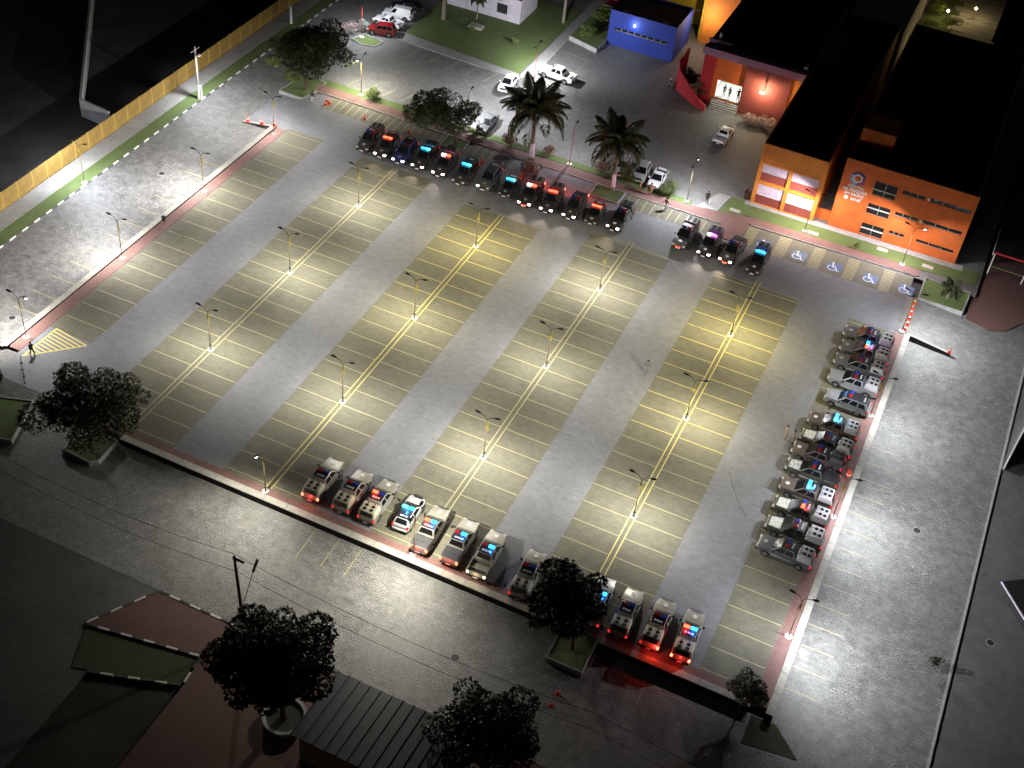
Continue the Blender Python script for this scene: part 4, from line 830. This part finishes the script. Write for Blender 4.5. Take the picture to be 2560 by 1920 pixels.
pk((17.0, 39.7), -85, 'dark police pickup with red roof lights, headlights and red grille flashers', NG, body='dark', bed='shell', shell='shell_dark', bar='redwhite', head=True, fog='bar_red_lit', badge='badge_grey', tail='lit')
pk((19.7, 39.9), -85, 'dark police pickup with red roof lights and headlights but no grille flashers', NG, body='dark', bed='shell', shell='shell_dark', bar='red', head=True, badge='badge_grey', tail='lit')
pk((22.6, 40.1), -86, 'dark police pickup with headlights on, dark roof and covered bed between two red-lit vehicles', NG, body='dark', bed='cover', bar='off', head=True, badge='badge_grey', tail='lit')
vehicle('hatch', (25.2, 40.6), -87, 'dark patrol hatchback with orange-red roof light below the second palm', 'patrol car', NG, body='dark', bar='orange', badge='badge_grey')
pk((28.0, 40.7), -92, 'dark police pickup with bright headlights and unlit roof standing apart by the wide gap', NG, body='dark', bed='shell', shell='shell_dark', bar='off', head=True)
pk((36.0, 41.6), -90, 'dark police pickup with round roof vents and one red flasher in its grille', NG, body='charcoal', bed='shell', shell='shell_dark', bar='off', fog='bar_red_lit')
pk((39.1, 41.5), -90, 'dark police pickup with violet-white roof lights and headlights on', NG, body='dark', bed='shell', shell='shell_dark', bar='violet', head=True)
pk((41.7, 41.6), -94, 'police pickup with flat bed cover, headlights and red grille flashers by the wheelchair bays', NG, body='brown', bed='cover', bar='off', head=True, fog='bar_red_lit')
pk((45.1, 41.3), -90, 'dark police pickup with blue roof light beside the wheelchair symbols', NG, body='dark', bed='shell', shell='shell_dark', bar='blue')
# east row, noses to the west
pk((57.2, 36.5), 179, 'charcoal police pickup with pale vented bed shell closest to the cone barrier', EG, body='charcoal', bed='shell', shell='shell_light', bar='off', badge='badge_grey')
pk((57.4, 33.9), 179, 'charcoal police pickup with pink and blue roof lights and pale bed shell', EG, body='charcoal', bed='shell', shell='shell_light', bar='both', badge='badge_grey')
pk((57.4, 31.3), 179, 'charcoal police pickup with unlit bar between the pink-lit truck and the silver-grey one', EG, body='charcoal', bed='shell', shell='shell_light', bar='off', badge='badge_grey')
pk((57.5, 28.4), 179, 'silver-grey police pickup with pale bed shell beside the blue-grey patrol car', EG, body='grey', bed='shell', shell='shell_light', bar='off', badge=False)
vehicle('suv', (57.9, 25.2), 178, 'blue-grey patrol SUV with black roof next to an empty stall', 'patrol car', EG, body='grey', bar='off', badge='badge_grey')
pk((57.2, 20.8), 180, 'brown police pickup with cyan roof light and pale vented bed shell', EG, body='brown', bed='shell', shell='shell_light', bar='cyan')
pk((57.2, 18.0), 178, 'olive police pickup with camouflage hood beside two standing officers', EG, body='olive', bed='shell', shell='shell_light', bar='off', hood='camo_pale', badge=False)
pk((56.9, 15.7), 180, 'brown police pickup with dark vented bed shell and front bull bar', EG, body='brown', bed='shell', shell='shell_dark', bar='off', bull=True)
pk((57.0, 13.2), 179, 'olive police pickup with speckled camouflage hood and flat covered bed', EG, body='olive', bed='cover', bar='off', hood='camo_hood', badge=False)
pk((57.2, 10.3), 180, 'brown police pickup with blue-green roof light behind the ribboned lamp post', EG, body='brown', bed='shell', shell='shell_light', bar='cyan', bull=True)
pk((57.4, 7.6), 179, 'olive police pickup with white hood and red roof light', EG, body='olive', bed='shell', shell='shell_light', bar='half', hood='camo_pale', badge=False)
pk((57.5, 4.9), 180, 'olive police pickup with white hood and unlit red and blue bar', EG, body='olive', bed='shell', shell='shell_light', bar='off', hood='camo_pale', badge=False)
pk((57.4, 2.2), 179, 'dark plum police pickup closing the row beside the empty southern stalls', EG, body='charcoal', bed='shell', shell='shell_light', bar='off', badge='badge_grey')
# south row, tails to the wall
pk((19.4, -7.8), 92, 'taupe police pickup with both tail lights lit closest to the single-arm lamp', SG, bed='shell', bar='off', tail='lit')
pk((22.5, -7.8), 92, 'taupe police pickup with dim tail lights and olive-beige vented shell', SG, bed='shell', bar='off')
pk((25.1, -7.7), 92, 'taupe police pickup with red roof light and vented beige shell beside the hatchback', SG, bed='shell', bar='half')
vehicle('hatch', (28.2, -8.2), 92, 'silver patrol hatchback with cyan roof light in the south row', 'patrol car', SG, body='silver', bar='cyan')
pk((30.7, -8.4), 93, 'silver-taupe police pickup with black bed cover and red and blue lights', SG, bed='cover', bar='both', tail='lit')
pk((33.7, -8.4), 92, 'silver-taupe police pickup with black bed cover and blue roof light', SG, bed='cover', bar='halfblue', tail='lit')
pk((36.4, -8.5), 93, 'taupe police pickup with open bed and glowing reversing lights', SG, bed='open', bar='halfblue', tail='rev')
pk((40.5, -8.9), 93, 'pale taupe police pickup with vented shell and no lights beside the dark tree', SG, bed='shell', bar='off')
pk((47.0, -8.6), 93, 'silver police pickup mostly hidden behind the dark tree', SG, body='silver', bed='shell', bar='halfblue')
pk((49.6, -8.6), 93, 'taupe police pickup with cream vented shell and unlit bar just past the dark tree', SG, bed='shell', bar='off', bull=True)
pk((52.4, -8.4), 93, 'taupe police pickup with cream shell and one glaring red tail light', SG, bed='shell', bar='off', tail=('dim', 'lit'), bull=True)
pk((55.1, -8.4), 93, 'taupe police pickup with red and blue roof lights and red glowing tail', SG, bed='shell', bar='both', tail='lit', bull=True)
# civilian vehicles in the north lot
cv = lambda kind, C, hd, lb, cat, **k: vehicle(kind, C, hd, lb, cat, None, police=False, frontref=False, z=.0, tail='off', **k)
cv('mpv', (-18.4, 68.7), -165, 'dark red minivan parked beside the grass island', 'van', body='redcar')
cv('small_pickup', (-18.9, 71.5), 178, 'small white pickup between the red minivan and the white van', 'pickup truck', body='white', bed='open')
cv('van', (-18.9, 74.3), -168, 'white panel van beside a black car', 'van', body='white')
cv('sedan', (-18.9, 77.1), -160, 'black car parked behind the white van', 'car', body='blackcar')
vehicle('pickup', (7.9, 71.1), 175, 'large white pickup with dark bed by the red-wrapped lamp post', 'pickup truck', None, police=False, frontref=False, z=0, tail='off', body='white', bed='open')
cv('sedan', (3.2, 65.1), -88, 'silver-white sedan at the lawn corner partly behind the first palm', 'car', body='white')
cv('small_pickup', (33.0, 68.7), 87, 'small white pickup with black bed in front of the entrance steps', 'pickup truck', body='white', bed='open')
cv('small_pickup', (29.0, 53.9), -88, 'white single-cab pickup by the round bush north of the walk', 'pickup truck', body='white', bed='open')
cv('hatch', (26.7, 54.3), -85, 'grey hatchback between a bush and the white single-cab pickup', 'car', body='silver')
cv('hatch', (24.2, 54.2), -80, 'pale car half hidden behind the second palm trunk', 'car', body='silver')
cv('sedan', (5.2, 54.2), -86, 'dark grey car half hidden behind the low broad tree', 'car', body='charcoal')
# ------------------------------------------------------------------ motorcycles
def motorbike(x, y, rz, label, col):
    t = thing('motorcycle', label, 'motorcycle', (x, y, .0), RAD(rz))
    for xx in (.62, -.62):
        w = ob('wheel', MB().lathe([(.22, -.05), (.3, -.05), (.3, .05), (.22, .05)], 16), 'rubber', t, (xx, 0, .3)); w.rotation_euler = (RAD(90), 0, 0); ob('rim', MB().lathe([(.05, -.03), (.22, -.02), (.22, .02), (.05, .03)], 12), 'rim', w)
    ob('engine', MB().box(-.25, .25, -.14, .14, .25, .55).mesh('engine', bevel=.04), 'metal_dark', t); ob('fuel_tank', MB().tube([(.35, 0, .78), (.1, 0, .88), (-.1, 0, .8)], [.08, .16, .1], 10).mesh('fuel_tank', True), col, t)
    ob('seat', MB().box(-.65, -.05, -.13, .13, .72, .82).mesh('seat', bevel=.04), 'rubber', t); ob('fork', MB().tube([(.62, 0, .3), (.42, 0, .95)], .035, 6), 'rim', t); ob('handlebar', MB().tube([(.4, -.36, 1.05), (.42, 0, .97), (.4, .36, 1.05)], .018, 6), 'metal_dark', t)
    ob('headlamp', MB().box(.46, .6, -.08, .08, .84, .98).mesh('headlamp', bevel=.03), 'head_off', t); ob('tail_fender', MB().box(-.95, -.5, -.08, .08, .62, .7), col, t)
motorbike(22.1, 78.4, 100, 'white motorcycle parked against the curved red wall', 'white_paint'); motorbike(39.6, 57.3, 95, 'dark motorcycle beside the two-bay orange building', 'car_redcar')
# ------------------------------------------------------------------ trees and plants
def leaves(blobs, n, size, seed, flat=.35, shell=.55):
    r = random.Random(seed); m = MB(); vol = [b[3]*b[4]*b[5] for b in blobs]; tot = sum(vol)
    for (cx, cy, cz, rx, ry, rz), v in zip(blobs, vol):
        k = max(3, int(n*v/tot))
        for _ in range(k):
            while True:
                d = Vector((r.uniform(-1, 1), r.uniform(-1, 1), r.uniform(-1, 1)))
                if .05 < d.length <= 1: break
            rad = d.length**.5 if r.random() < .8 else d.length; d = d.normalized()*(shell+(1-shell)*rad)*(.9+.2*r.random())
            p = Vector((cx+d.x*rx, cy+d.y*ry, cz+d.z*rz))
            nn = (Vector((r.gauss(0, 1), r.gauss(0, 1), r.gauss(0, 1)+.6))+d*.8).normalized()
            u = nn.cross(Vector((r.gauss(0, 1), r.gauss(0, 1), r.gauss(0, 1)))).normalized(); w = nn.cross(u); s = size*r.uniform(.6, 1.35)
            a, b2, c, e = p-u*s, p+w*s*.5, p+u*s, p-w*s*.5+nn*s*.12
            m.add([a, b2, c, e], [(0, 1, 2, 3)])
    return m
def crown_blobs(c, R, n, seed, rz=.75, sub=.42):
    r = random.Random(seed); out = []
    for i in range(n):
        a = i*2.399+r.uniform(-.3, .3); q = math.sqrt((i+.5)/n)*r.uniform(.75, 1.05); zz = r.uniform(-.55, .75)*math.sqrt(max(.05, 1-q*q))+r.uniform(-.12, .12)
        s = sub*r.uniform(.7, 1.25); out.append((c[0]+R*q*.85*math.cos(a), c[1]+R*q*.85*math.sin(a), c[2]+R*rz*zz, R*s, R*s, R*s*.72))
    return out
def tree(base, c, R, label, mat='leaf', n=7000, size=.22, seed=1, nb=22, rz=.75, sub=.36, trunk=.22, name='broadleaf_tree', extra=None):
    t = thing(name, label, 'tree', base); c = Vector(c)-Vector(base); blobs = crown_blobs(c, R, nb, seed, rz, sub); r = random.Random(seed+5)
    m = MB(); fork = Vector((c.x*.25, c.y*.25, c.z*.45)); m.tube([(0, 0, 0), (c.x*.1, c.y*.1, c.z*.22), fork], [trunk, trunk*.8, trunk*.7], 10)
    for i, bl in enumerate(blobs[::2]):
        e = Vector(bl[:3]); mid = (fork+e)/2+Vector((r.uniform(-.3, .3), r.uniform(-.3, .3), r.uniform(0, .5)))
        m.tube([fork, mid, e], [trunk*.5, trunk*.28, trunk*.1], 6)
    ob('trunk', m, 'bark', t); ob('crown', leaves(blobs, n, size, seed), mat, t)
    if extra: ob('lit_foliage', leaves([tuple(Vector(e[:3])-Vector(base))+tuple(e[3:]) for e in extra], 700, size, seed+9), 'leaf_lime', t)  # lighter leaf colour stands in for lamplight from below
    return t
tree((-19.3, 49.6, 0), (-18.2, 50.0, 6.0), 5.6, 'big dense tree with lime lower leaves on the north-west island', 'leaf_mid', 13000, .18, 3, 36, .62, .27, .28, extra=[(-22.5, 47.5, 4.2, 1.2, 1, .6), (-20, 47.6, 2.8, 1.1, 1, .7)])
tree((3.6, 48.4, .05), (1.2, 48.9, 3.5), 4.9, 'low broad tree spreading over the red-lit pickup', 'leaf_mid', 9000, .17, 5, 34, .38, .24, .2)
tree((-1.8, -16.6, .05), (-1.6, -16.0, 4.6), 5.7, 'wide spreading tree on the rounded planter by the south-west corner', 'leaf_mid', 11000, .16, 8, 36, .38, .23, .22)
tree((-14.3, -17.6, .05), (-14.6, -17.3, 5.0), 3.4, 'small tree on the angular planter at the cobbled entrance', 'leaf_dark', 4000, .2, 9, 14, .6, .36, .18)
tree((29.5, -33.0, ZS+.1), (28.4, -33.0, 6.1), 4.9, 'tall black-leaved tree in a round planter on the brick plaza', 'leaf_dark', 17000, .2, 11, 46, .9, .26, .32)
tree((47.0, -16.4, .05), (45.7, -16.0, 5.2), 3.5, 'dark big-leaved tree standing in the wall gap between trucks', 'leaf_dark', 8500, .23, 13, 36, 1.0, .30, .22)
tree((45.3, -29.6, ZS+.1), (44.8, -29.4, 3.9), 4.3, 'dim bushy tree beside the metal-roofed shed', 'leaf_dark', 10000, .18, 17, 36, .75, .27, .2)
tree((61.3, -15.6, ZS+.1), (61.3, -15.2, 2.6), 1.75, 'pale silver-leaved small tree at the wall corner', 'leaf_pale', 2600, .14, 19, 14, .95, .38, .1)  # whitish highlights are put into the leaf colour
m = MB().lathe([(1.7, 0), (1.75, .5), (1.5, .5), (1.45, .35)], 28); t = thing('round_planter', 'round pale planter ring under the tall black-leaved tree', 'planter', (29.5, -33.0, ZS+.1)); ob('planter_ring', m, 'concrete_grey', t); ob('soil', MB().lathe([(1.44, .1), (1.44, .36)], 24), 'earth', t)
def shrub(x, y, z, R, h, label, mat, seed, n=900, size=.11):
    t = thing('shrub', label, 'shrub', (x, y, z)); ob('stem', MB().tube([(0, 0, -.02), (.03, 0, h*.5)], [.05, .03], 6), 'bark', t)
    ob('foliage', leaves(crown_blobs((0, 0, h*.55), R, 9, seed, h*.5/R, .5), n, size, seed), mat, t)
shrub(-10.6, 52.4, .05, .9, 1.5, 'round bright green shrub beside the north lamp post', 'leaf_lime', 31)
shrub(31.0, 52.3, .05, 1.15, 1.9, 'round olive bush in front of the white single-cab pickup', 'leaf', 32, 1500)
shrub(25.6, 52.2, .05, .9, 2.2, 'leafy bush between two parked cars behind the second palm', 'leaf', 33, 1200)
shrub(9.3, 52.0, .05, .8, 1.3, 'brownish shrub beside the first palm trunk', 'leaf_brown', 34)
shrub(14.1, 47.6, .05, 1.2, 1.0, 'red-brown low shrub behind the cyan-lit hatchback', 'leaf_brown', 35)
shrub(14.9, 52.2, .05, .7, 1.4, 'thin brown shrub next to the red-wrapped pole', 'leaf_brown', 36, 500)
shrub(22.0, 52.2, .05, .9, 1.8, 'loose tan shrub left of the second palm', 'leaf_brown', 37, 700)
for i, (x, y) in enumerate(((35.0, 74.4), (36.6, 74.6), (38.0, 74.3))): shrub(x, y, 0, 1.1, 1.7, ['flowering pale pink bush nearest the entrance steps', 'middle flowering pale bush under the wall floodlight', 'flowering pale bush nearest the two-bay building'][i], 'leaf_flower', 40+i, 1200)
shrub(7.0, 84.0, .6, 1.1, 1.6, 'yellow-green shrub on the raised bed close to the path', 'leaf_lime', 44, 1200); shrub(7.2, 90.0, .6, 1.5, 2.0, 'large yellow-green shrub on the raised bed by the red annex', 'leaf_lime', 45, 1600)
shrub(54.6, 53.4, .05, .35, .9, 'tiny yellow plant on the front lawn', 'leaf_lime', 46, 200)
for i, (x, y) in enumerate(((-1.0, 76.2), (-7.8, 76.3))): shrub(x, y, .05, .5, 1.6, ['spindly sapling alone on the open lawn', 'spindly sapling near the lawn hatch cover'][i], 'leaf_lime', 47+i, 150)
for i, (x, y) in enumerate(((-22.0, 66.6), (-22.9, 65.8), (-20.8, 68.0))): shrub(x, y, -.2, .7, 2.2, ['bare pinkish sapling beside the grass island', 'bare pinkish sapling nearest the cobbled street', 'white-flowering sapling in front of the red minivan'][i], 'leaf_flower' if i < 2 else 'leaf_pale', 50+i, 260)
for i, (x, y) in enumerate(((50.6, 110), (51.2, 117), (50.9, 124), (54, 120))): shrub(x, y, .05, 1.4, 2.2, 'yellow-lit garden bush in the far courtyard', 'leaf_lime', 55+i, 900)
for o in COL.objects:
    if o.get('label') == 'yellow-lit garden bush in the far courtyard': o['group'] = 'courtyard bushes'
shrub(24.3, 79.2, .0, 1.5, 2.6, 'dark planting behind the curved red wall', 'leaf_dark', 60, 1800, .15); shrub(26.6, 76.6, 0, 1.0, 3.0, 'brownish tall shrub beside the entrance steps', 'leaf_brown', 61, 1200)
shrub(74.9, -3.0, ZS, .5, 1.3, 'dark sapling on the kerb of the east street', 'leaf_dark', 62, 200)
t = thing('lawn_hatch', 'flat concrete hatch cover on the lawn', 'cover', (-8.0, 78.2, .06)); ob('slab', MB().box(-1, 1, -.6, .6, -.02, .35).mesh('slab', bevel=.02), 'concrete', t); ob('handle', MB().box(-.2, .2, -.04, .04, .35, .39), 'metal_dark', t)
def frond_mesh(L, droop, seed):
    r = random.Random(seed); m = MB(); N = 16; pts = []
    for i in range(N+1):
        u = i/N; pts.append(Vector((L*u*(1-.18*droop*u*u), 0, L*(.42*u-.95*droop*u*u))))
    m.tube(pts, [.05*(1-.8*i/N)+.008 for i in range(N+1)], 5)
    for i in range(2, N+1):
        for sub in (0, .5):
            p = pts[i] if sub == 0 else (pts[i]+pts[i-1])/2
            u = i/N; ll = L*.27*math.sin(math.pi*min(1, .18+.80*u))+.12
            for s in (-1, 1):
                tip = p+Vector((ll*.55, s*ll*.72, -ll*(.45+.35*r.random()))); mid = p+Vector((ll*.3, s*ll*.45, -ll*.06)); w = Vector((.055, 0, .02))
                m.add([p-w, p+w, mid+w*1.5, tip, mid-w*1.5], [(0, 1, 2, 3, 4)])
    return m.mesh('frond')
def palm(base, h, n, L, label, seed, trunk=.2, lean=(0, 0), band=None, mat='leaf_palm'):
    t = thing('palm_tree', label, 'palm', base); r = random.Random(seed)
    ob('trunk', MB().tube([(0, 0, -.05), (lean[0]*.3, lean[1]*.3, h*.4), (lean[0], lean[1], h)], [trunk*1.3, trunk, trunk*.8], 12), 'palm_bark', t)
    if band: ob('painted_band', MB().tube([(lean[0]*.03, lean[1]*.03, band[0]), (lean[0]*.2, lean[1]*.2, band[1])], [trunk*1.34, trunk*1.22], 12), band[2], t)  # band puts coloured light on the lower trunk into its colour
    ob('crown_shaft', MB().tube([(lean[0], lean[1], h-.4), (lean[0], lean[1], h+.5)], [trunk*1.3, trunk*.8], 10), 'leaf_brown', t)
    F = [frond_mesh(L, d, seed+i) for i, d in enumerate((.35, .6, .85, 1.1))]
    for i in range(n):
        q = i/n; a = i*2.399; o = ob('frond', F[min(3, int(q*4))], mat, t, (lean[0], lean[1], h+.25-.3*q)); o.rotation_euler = (0, RAD(-42+62*q+r.uniform(-9, 9)), a); o.scale = (1, 1, 1)
    return t
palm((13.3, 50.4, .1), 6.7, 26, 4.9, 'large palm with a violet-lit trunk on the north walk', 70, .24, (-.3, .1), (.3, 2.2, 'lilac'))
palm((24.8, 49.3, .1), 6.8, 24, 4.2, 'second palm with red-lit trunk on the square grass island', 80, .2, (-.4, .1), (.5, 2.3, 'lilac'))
palm((-9.1, 80.6, .06), 3.2, 14, 1.4, 'young palm on the lawn before the utility building', 90, .09); palm((-13.2, 77.8, .06), 9.5, 16, 2.6, 'tall grey-trunked palm at the lawn edge', 91, .26)
palm((2.1, 87.0, .06), 9.0, 16, 2.4, 'tall pale-trunked palm beside the paved path', 92, .2); palm((66.4, 49.6, .05), 1.3, 14, 1.3, 'small palm on the east entrance planter', 93, .1)
# ------------------------------------------------------------------ cones and small things
CONE = [MB().box(-.2, .2, -.2, .2, 0, .04).mesh('cone_base'), MB().lathe([(.15, .04), (.025, .74)], 14).mesh('cone_body', True), MB().lathe([(.112, .28), (.082, .45)], 14).mesh('cone_band', True)]
def cone(x, y, z, label, group, band=True, s=1.0, fallen=False):
    t = thing('traffic_cone', label, 'traffic cone', (x, y, z), rnd.uniform(0, 6), group); t.scale = (s, s, s)
    ob('cone_base', CONE[0], 'cone_orange', t); ob('cone_body', CONE[1], 'cone_orange', t)
    if band: ob('cone_band', CONE[2], 'cone_white', t)
    return t
for x, y, z in ((-21.3, 39.06, -.2), (-19.3, 39.17, .05), (-17.5, 39.3, .3)): cone(x, y, z, 'orange traffic cone standing on the sloping west ramp wall', 'cones on the west ramp wall', s=1.1)
for x, y in ((-15.0, 47.6), (-14.7, 48.1), (-15.2, 48.4)): cone(x, y, .01, 'orange traffic cone in the cluster at the first motorcycle bay', 'cones clustered by the motorcycle bays', s=1.05)
cone(-9.1, 47.4, .01, 'orange cone alone on the yellow motorcycle bay lines', None, s=1.1); cone(-2.6, 47.4, .01, 'orange cone behind the orange-lit patrol car', None, s=1.1); cone(8.3, 46.5, .01, 'orange cone behind the cyan-lit patrol car', None, s=1.1); cone(13.8, 46.0, .01, 'orange cone behind the cyan-lit hatchback', None)
for x, y in ((63.15, 46.6), (63.15, 45.5), (63.2, 44.4), (63.2, 43.3), (63.2, 42.2), (63.15, 41.1)): cone(x, y, -.07, 'orange and white cone in the line closing the east entrance', 'cones closing the east entrance', s=1.15)
for x, y in ((47.5, -20.7), (47.5, -22.0)): cone(x, y, ZS, 'dull orange cone on the dark cobbles south of the planter', 'cones on the south cobbles')
cone(68.4, 39.72, .0, 'orange cone at the foot of the east ramp wall', None)
t = thing('orange_drum', 'orange drum on the brick walk behind the camouflage-hood truck', 'drum', (62.9, 15.3, .06)); ob('drum', MB().lathe([(.25, 0), (.28, .3), (.25, .62), (.22, .64)], 16), 'cone_orange', t); ob('band', MB().lathe([(.283, .25), (.283, .38)], 16), 'cone_white', t)
for i, (x, y) in enumerate(((-14.6, -10.9), (-13.9, -11.6), (-13.1, -12.3), (-12.4, -13.0))):
    t = thing('chain_post', 'thin chain post in the line across the south-west entrance', 'post', (x, y, -.02), 0, 'chain posts across the south-west entrance'); ob('shaft', MB().tube([(0, 0, 0), (0, 0, .95)], .03, 6), 'metal_dark', t); ob('foot', MB().lathe([(.16, 0), (.1, .08)], 10), 'rubber', t)
t = thing('litter_bin', 'small dark litter bin on the west wall walk', 'bin', (-16.7, 15.2, .06)); ob('post', MB().tube([(0, 0, 0), (0, 0, .9)], .04, 6), 'wood_pole', t); ob('bucket', MB().lathe([(.18, .5), (.25, 1.05), (.22, 1.05)], 12), 'trim', t)
MH = MB().lathe([(.34, 0), (.34, .012)], 20).mesh('manhole_cover')
for i, (x, y, z, w_) in enumerate(((-20.4, -5.6, ZS, 'on the cobbles beside the hatched corner lamp'), (79.0, 6.0-4, ZS+.006, 'on the east pavement near the kiosk'), (-23.5, 24, ZS, 'in the middle of the fenced street'), (70.5, 12, ZS, 'in the middle of the wide east street'), (38.6, -21.5, ZS, 'in the south street below the open-bed truck'), (8, 60.5, 0, 'in the north lot near the silver sedan'))):
    t = thing('manhole_cover', 'round iron manhole cover '+w_, 'manhole', (x, y, z)); ob('rim', MB().lathe([(.40, 0), (.40, .008)], 20), 'concrete_grey', t); ob('lid', MH, 'metal_dark', t)
tag(ob('loose_cord', MB().tube([px(1822, 1176), px(1832, 1215), px(1846, 1255), px(1862, 1288), px(1866, 1292)], .018, 5), 'trim'), 'thin dark cord lying on the pale aisle by the east trucks', 'cord')
# ------------------------------------------------------------------ people
def person(x, y, z, rz, label, top, legs, pose='stand', s=1.0, hat=None):
    P = {'pelvis': (0, 0, .95), 'belly': (0, 0, 1.12), 'chest': (.01, 0, 1.34), 'neck': (.01, 0, 1.50), 'head': (.03, 0, 1.60), 'crown': (.02, 0, 1.72)}
    E_ = [('pelvis', 'belly'), ('belly', 'chest'), ('chest', 'neck'), ('neck', 'head'), ('head', 'crown')]
    Rr = {'pelvis': (.15, .12), 'belly': (.15, .11), 'chest': (.18, .12), 'neck': (.055, .055), 'head': (.09, .10), 'crown': (.075, .085)}
    st = {'stand': (.02, -.02, .1), 'walk': (.28, -.28, .35), 'wide': (.05, -.05, .12), 'hips': (.02, -.02, 0)}[pose]
    for sgn, nm in ((1, 'l'), (-1, 'r')):
        f = st[0] if sgn > 0 else st[1]; wd = .11 if pose != 'wide' else .2; ar = -f*1.2
        P.update({nm+'hip': (0, sgn*.09, .9), nm+'knee': (f*.55+.02, sgn*wd*.95, .49), nm+'ank': (f-.04, sgn*wd, .09), nm+'toe': (f+.14, sgn*(wd+.02), .045),
                  nm+'sho': (0, sgn*.19, 1.43), nm+'elb': (ar*.4-.02, sgn*.25, 1.14), nm+'wri': (ar+.08, sgn*.25, .9), nm+'fing': (ar+.11, sgn*.245, .78)})
        if pose == 'hips': P[nm+'elb'] = (-.06, sgn*.40, 1.2); P[nm+'wri'] = (.08, sgn*.22, 1.02); P[nm+'fing'] = (.12, sgn*.15, .99)
        E_ += [('pelvis', nm+'hip'), (nm+'hip', nm+'knee'), (nm+'knee', nm+'ank'), (nm+'ank', nm+'toe'), ('chest', nm+'sho'), (nm+'sho', nm+'elb'), (nm+'elb', nm+'wri'), (nm+'wri', nm+'fing')]
        Rr.update({nm+'hip': (.10, .10), nm+'knee': (.065, .065), nm+'ank': (.05, .05), nm+'toe': (.04, .035), nm+'sho': (.075, .07), nm+'elb': (.05, .05), nm+'wri': (.036, .034), nm+'fing': (.03, .02)})
    ks = list(P); me = bpy.data.meshes.new('body'); me.from_pydata([P[k] for k in ks], [(ks.index(a), ks.index(b2)) for a, b2 in E_], [])
    o = bpy.data.objects.new('tmp', me); COL.objects.link(o); sk = o.modifiers.new('s', 'SKIN'); sk.use_smooth_shade = True; o.modifiers.new('d', 'SUBSURF').levels = 1
    for i, k in enumerate(ks): v = me.skin_vertices[0].data[i]; v.radius = Rr[k]; v.use_root = (k == 'pelvis')
    dg = bpy.context.evaluated_depsgraph_get(); nm_ = bpy.data.meshes.new_from_object(o.evaluated_get(dg)); bpy.data.objects.remove(o); nm_.name = 'body'
    for k in (top, legs, 'gym_skin', 'rubber'): nm_.materials.append(MATS[k])
    for p in nm_.polygons:
        c = p.center; arm = abs(c.y) > .2 and c.z > .7
        p.material_index = 2 if c.z > 1.49 or (c.z < .92 and arm) else 3 if c.z < .12 else 0 if c.z > .98 or arm else 1
    t = thing('person', label, 'person', (x, y, z), RAD(rz)); t.scale = (s, s, s); ob('body', nm_, None, t)
    ob('cap' if hat else 'hair', MB().lathe([(.1, 1.63), (.115, 1.68), (.1, 1.76), (.05, 1.8), (.01, 1.81)], 14, (.01, 0, 0)).mesh('hair', True), hat or 'hair', t)
    return t
person(40.3, 19.3, .01, 60, 'officer in grey uniform walking alone across the empty aisle', 'cloth_grey', 'cloth_grey', 'walk', 1.05)
person(-14.4, -9.5, .01, -20, 'person in dark clothes standing by the yellow hatched triangle', 'cloth_black', 'cloth_black', 'walk', 1.0)
person(-16.7, 47.1, .0, -60, 'person in dark top and white trousers under the big tree', 'cloth_black', 'cloth_white', 'stand')
person(55.9, 17.3, .01, 20, 'officer in khaki standing away from the camouflage-hood truck', 'cloth_khaki', 'cloth_khaki', 'wide')
person(56.75, 17.0, .01, 160, 'officer in khaki touching the bumper of the camouflage-hood truck', 'cloth_khaki', 'cloth_khaki', 'stand')
person(35.9, 52.8, .08, -80, 'person in black standing on the entrance slab', 'cloth_black', 'cloth_black', 'stand', 1.05)
person(28.6, 50.6, .1, -60, 'person in dark jacket beside the tan-shirted one on the walk', 'cloth_black', 'cloth_khaki', 'stand'); person(29.2, 50.8, .1, -100, 'person in tan clothes standing with hands on hips on the walk', 'cloth_tan', 'cloth_tan', 'hips'); person(27.8, 50.9, .1, 10, 'person in pale brown bending by the pair on the walk', 'cloth_tan', 'cloth_khaki', 'wide', .9)
person(31.9, 48.8, .01, 60, 'person with black top and pale legs striding over the bay lines', 'cloth_black', 'cloth_white', 'walk')
person(29.9, 77.9, 1.0, -80, 'silhouette at the left of the pair inside the lit doorway', 'cloth_black', 'cloth_black', 'stand', .95); person(30.7, 77.7, 1.0, -100, 'silhouette at the right of the pair inside the lit doorway', 'cloth_black', 'cloth_black', 'stand', .95)
person(32.0, 77.5, 1.0, -60, 'taller silhouette alone inside the lit doorway', 'cloth_black', 'cloth_black', 'hips', 1.1)
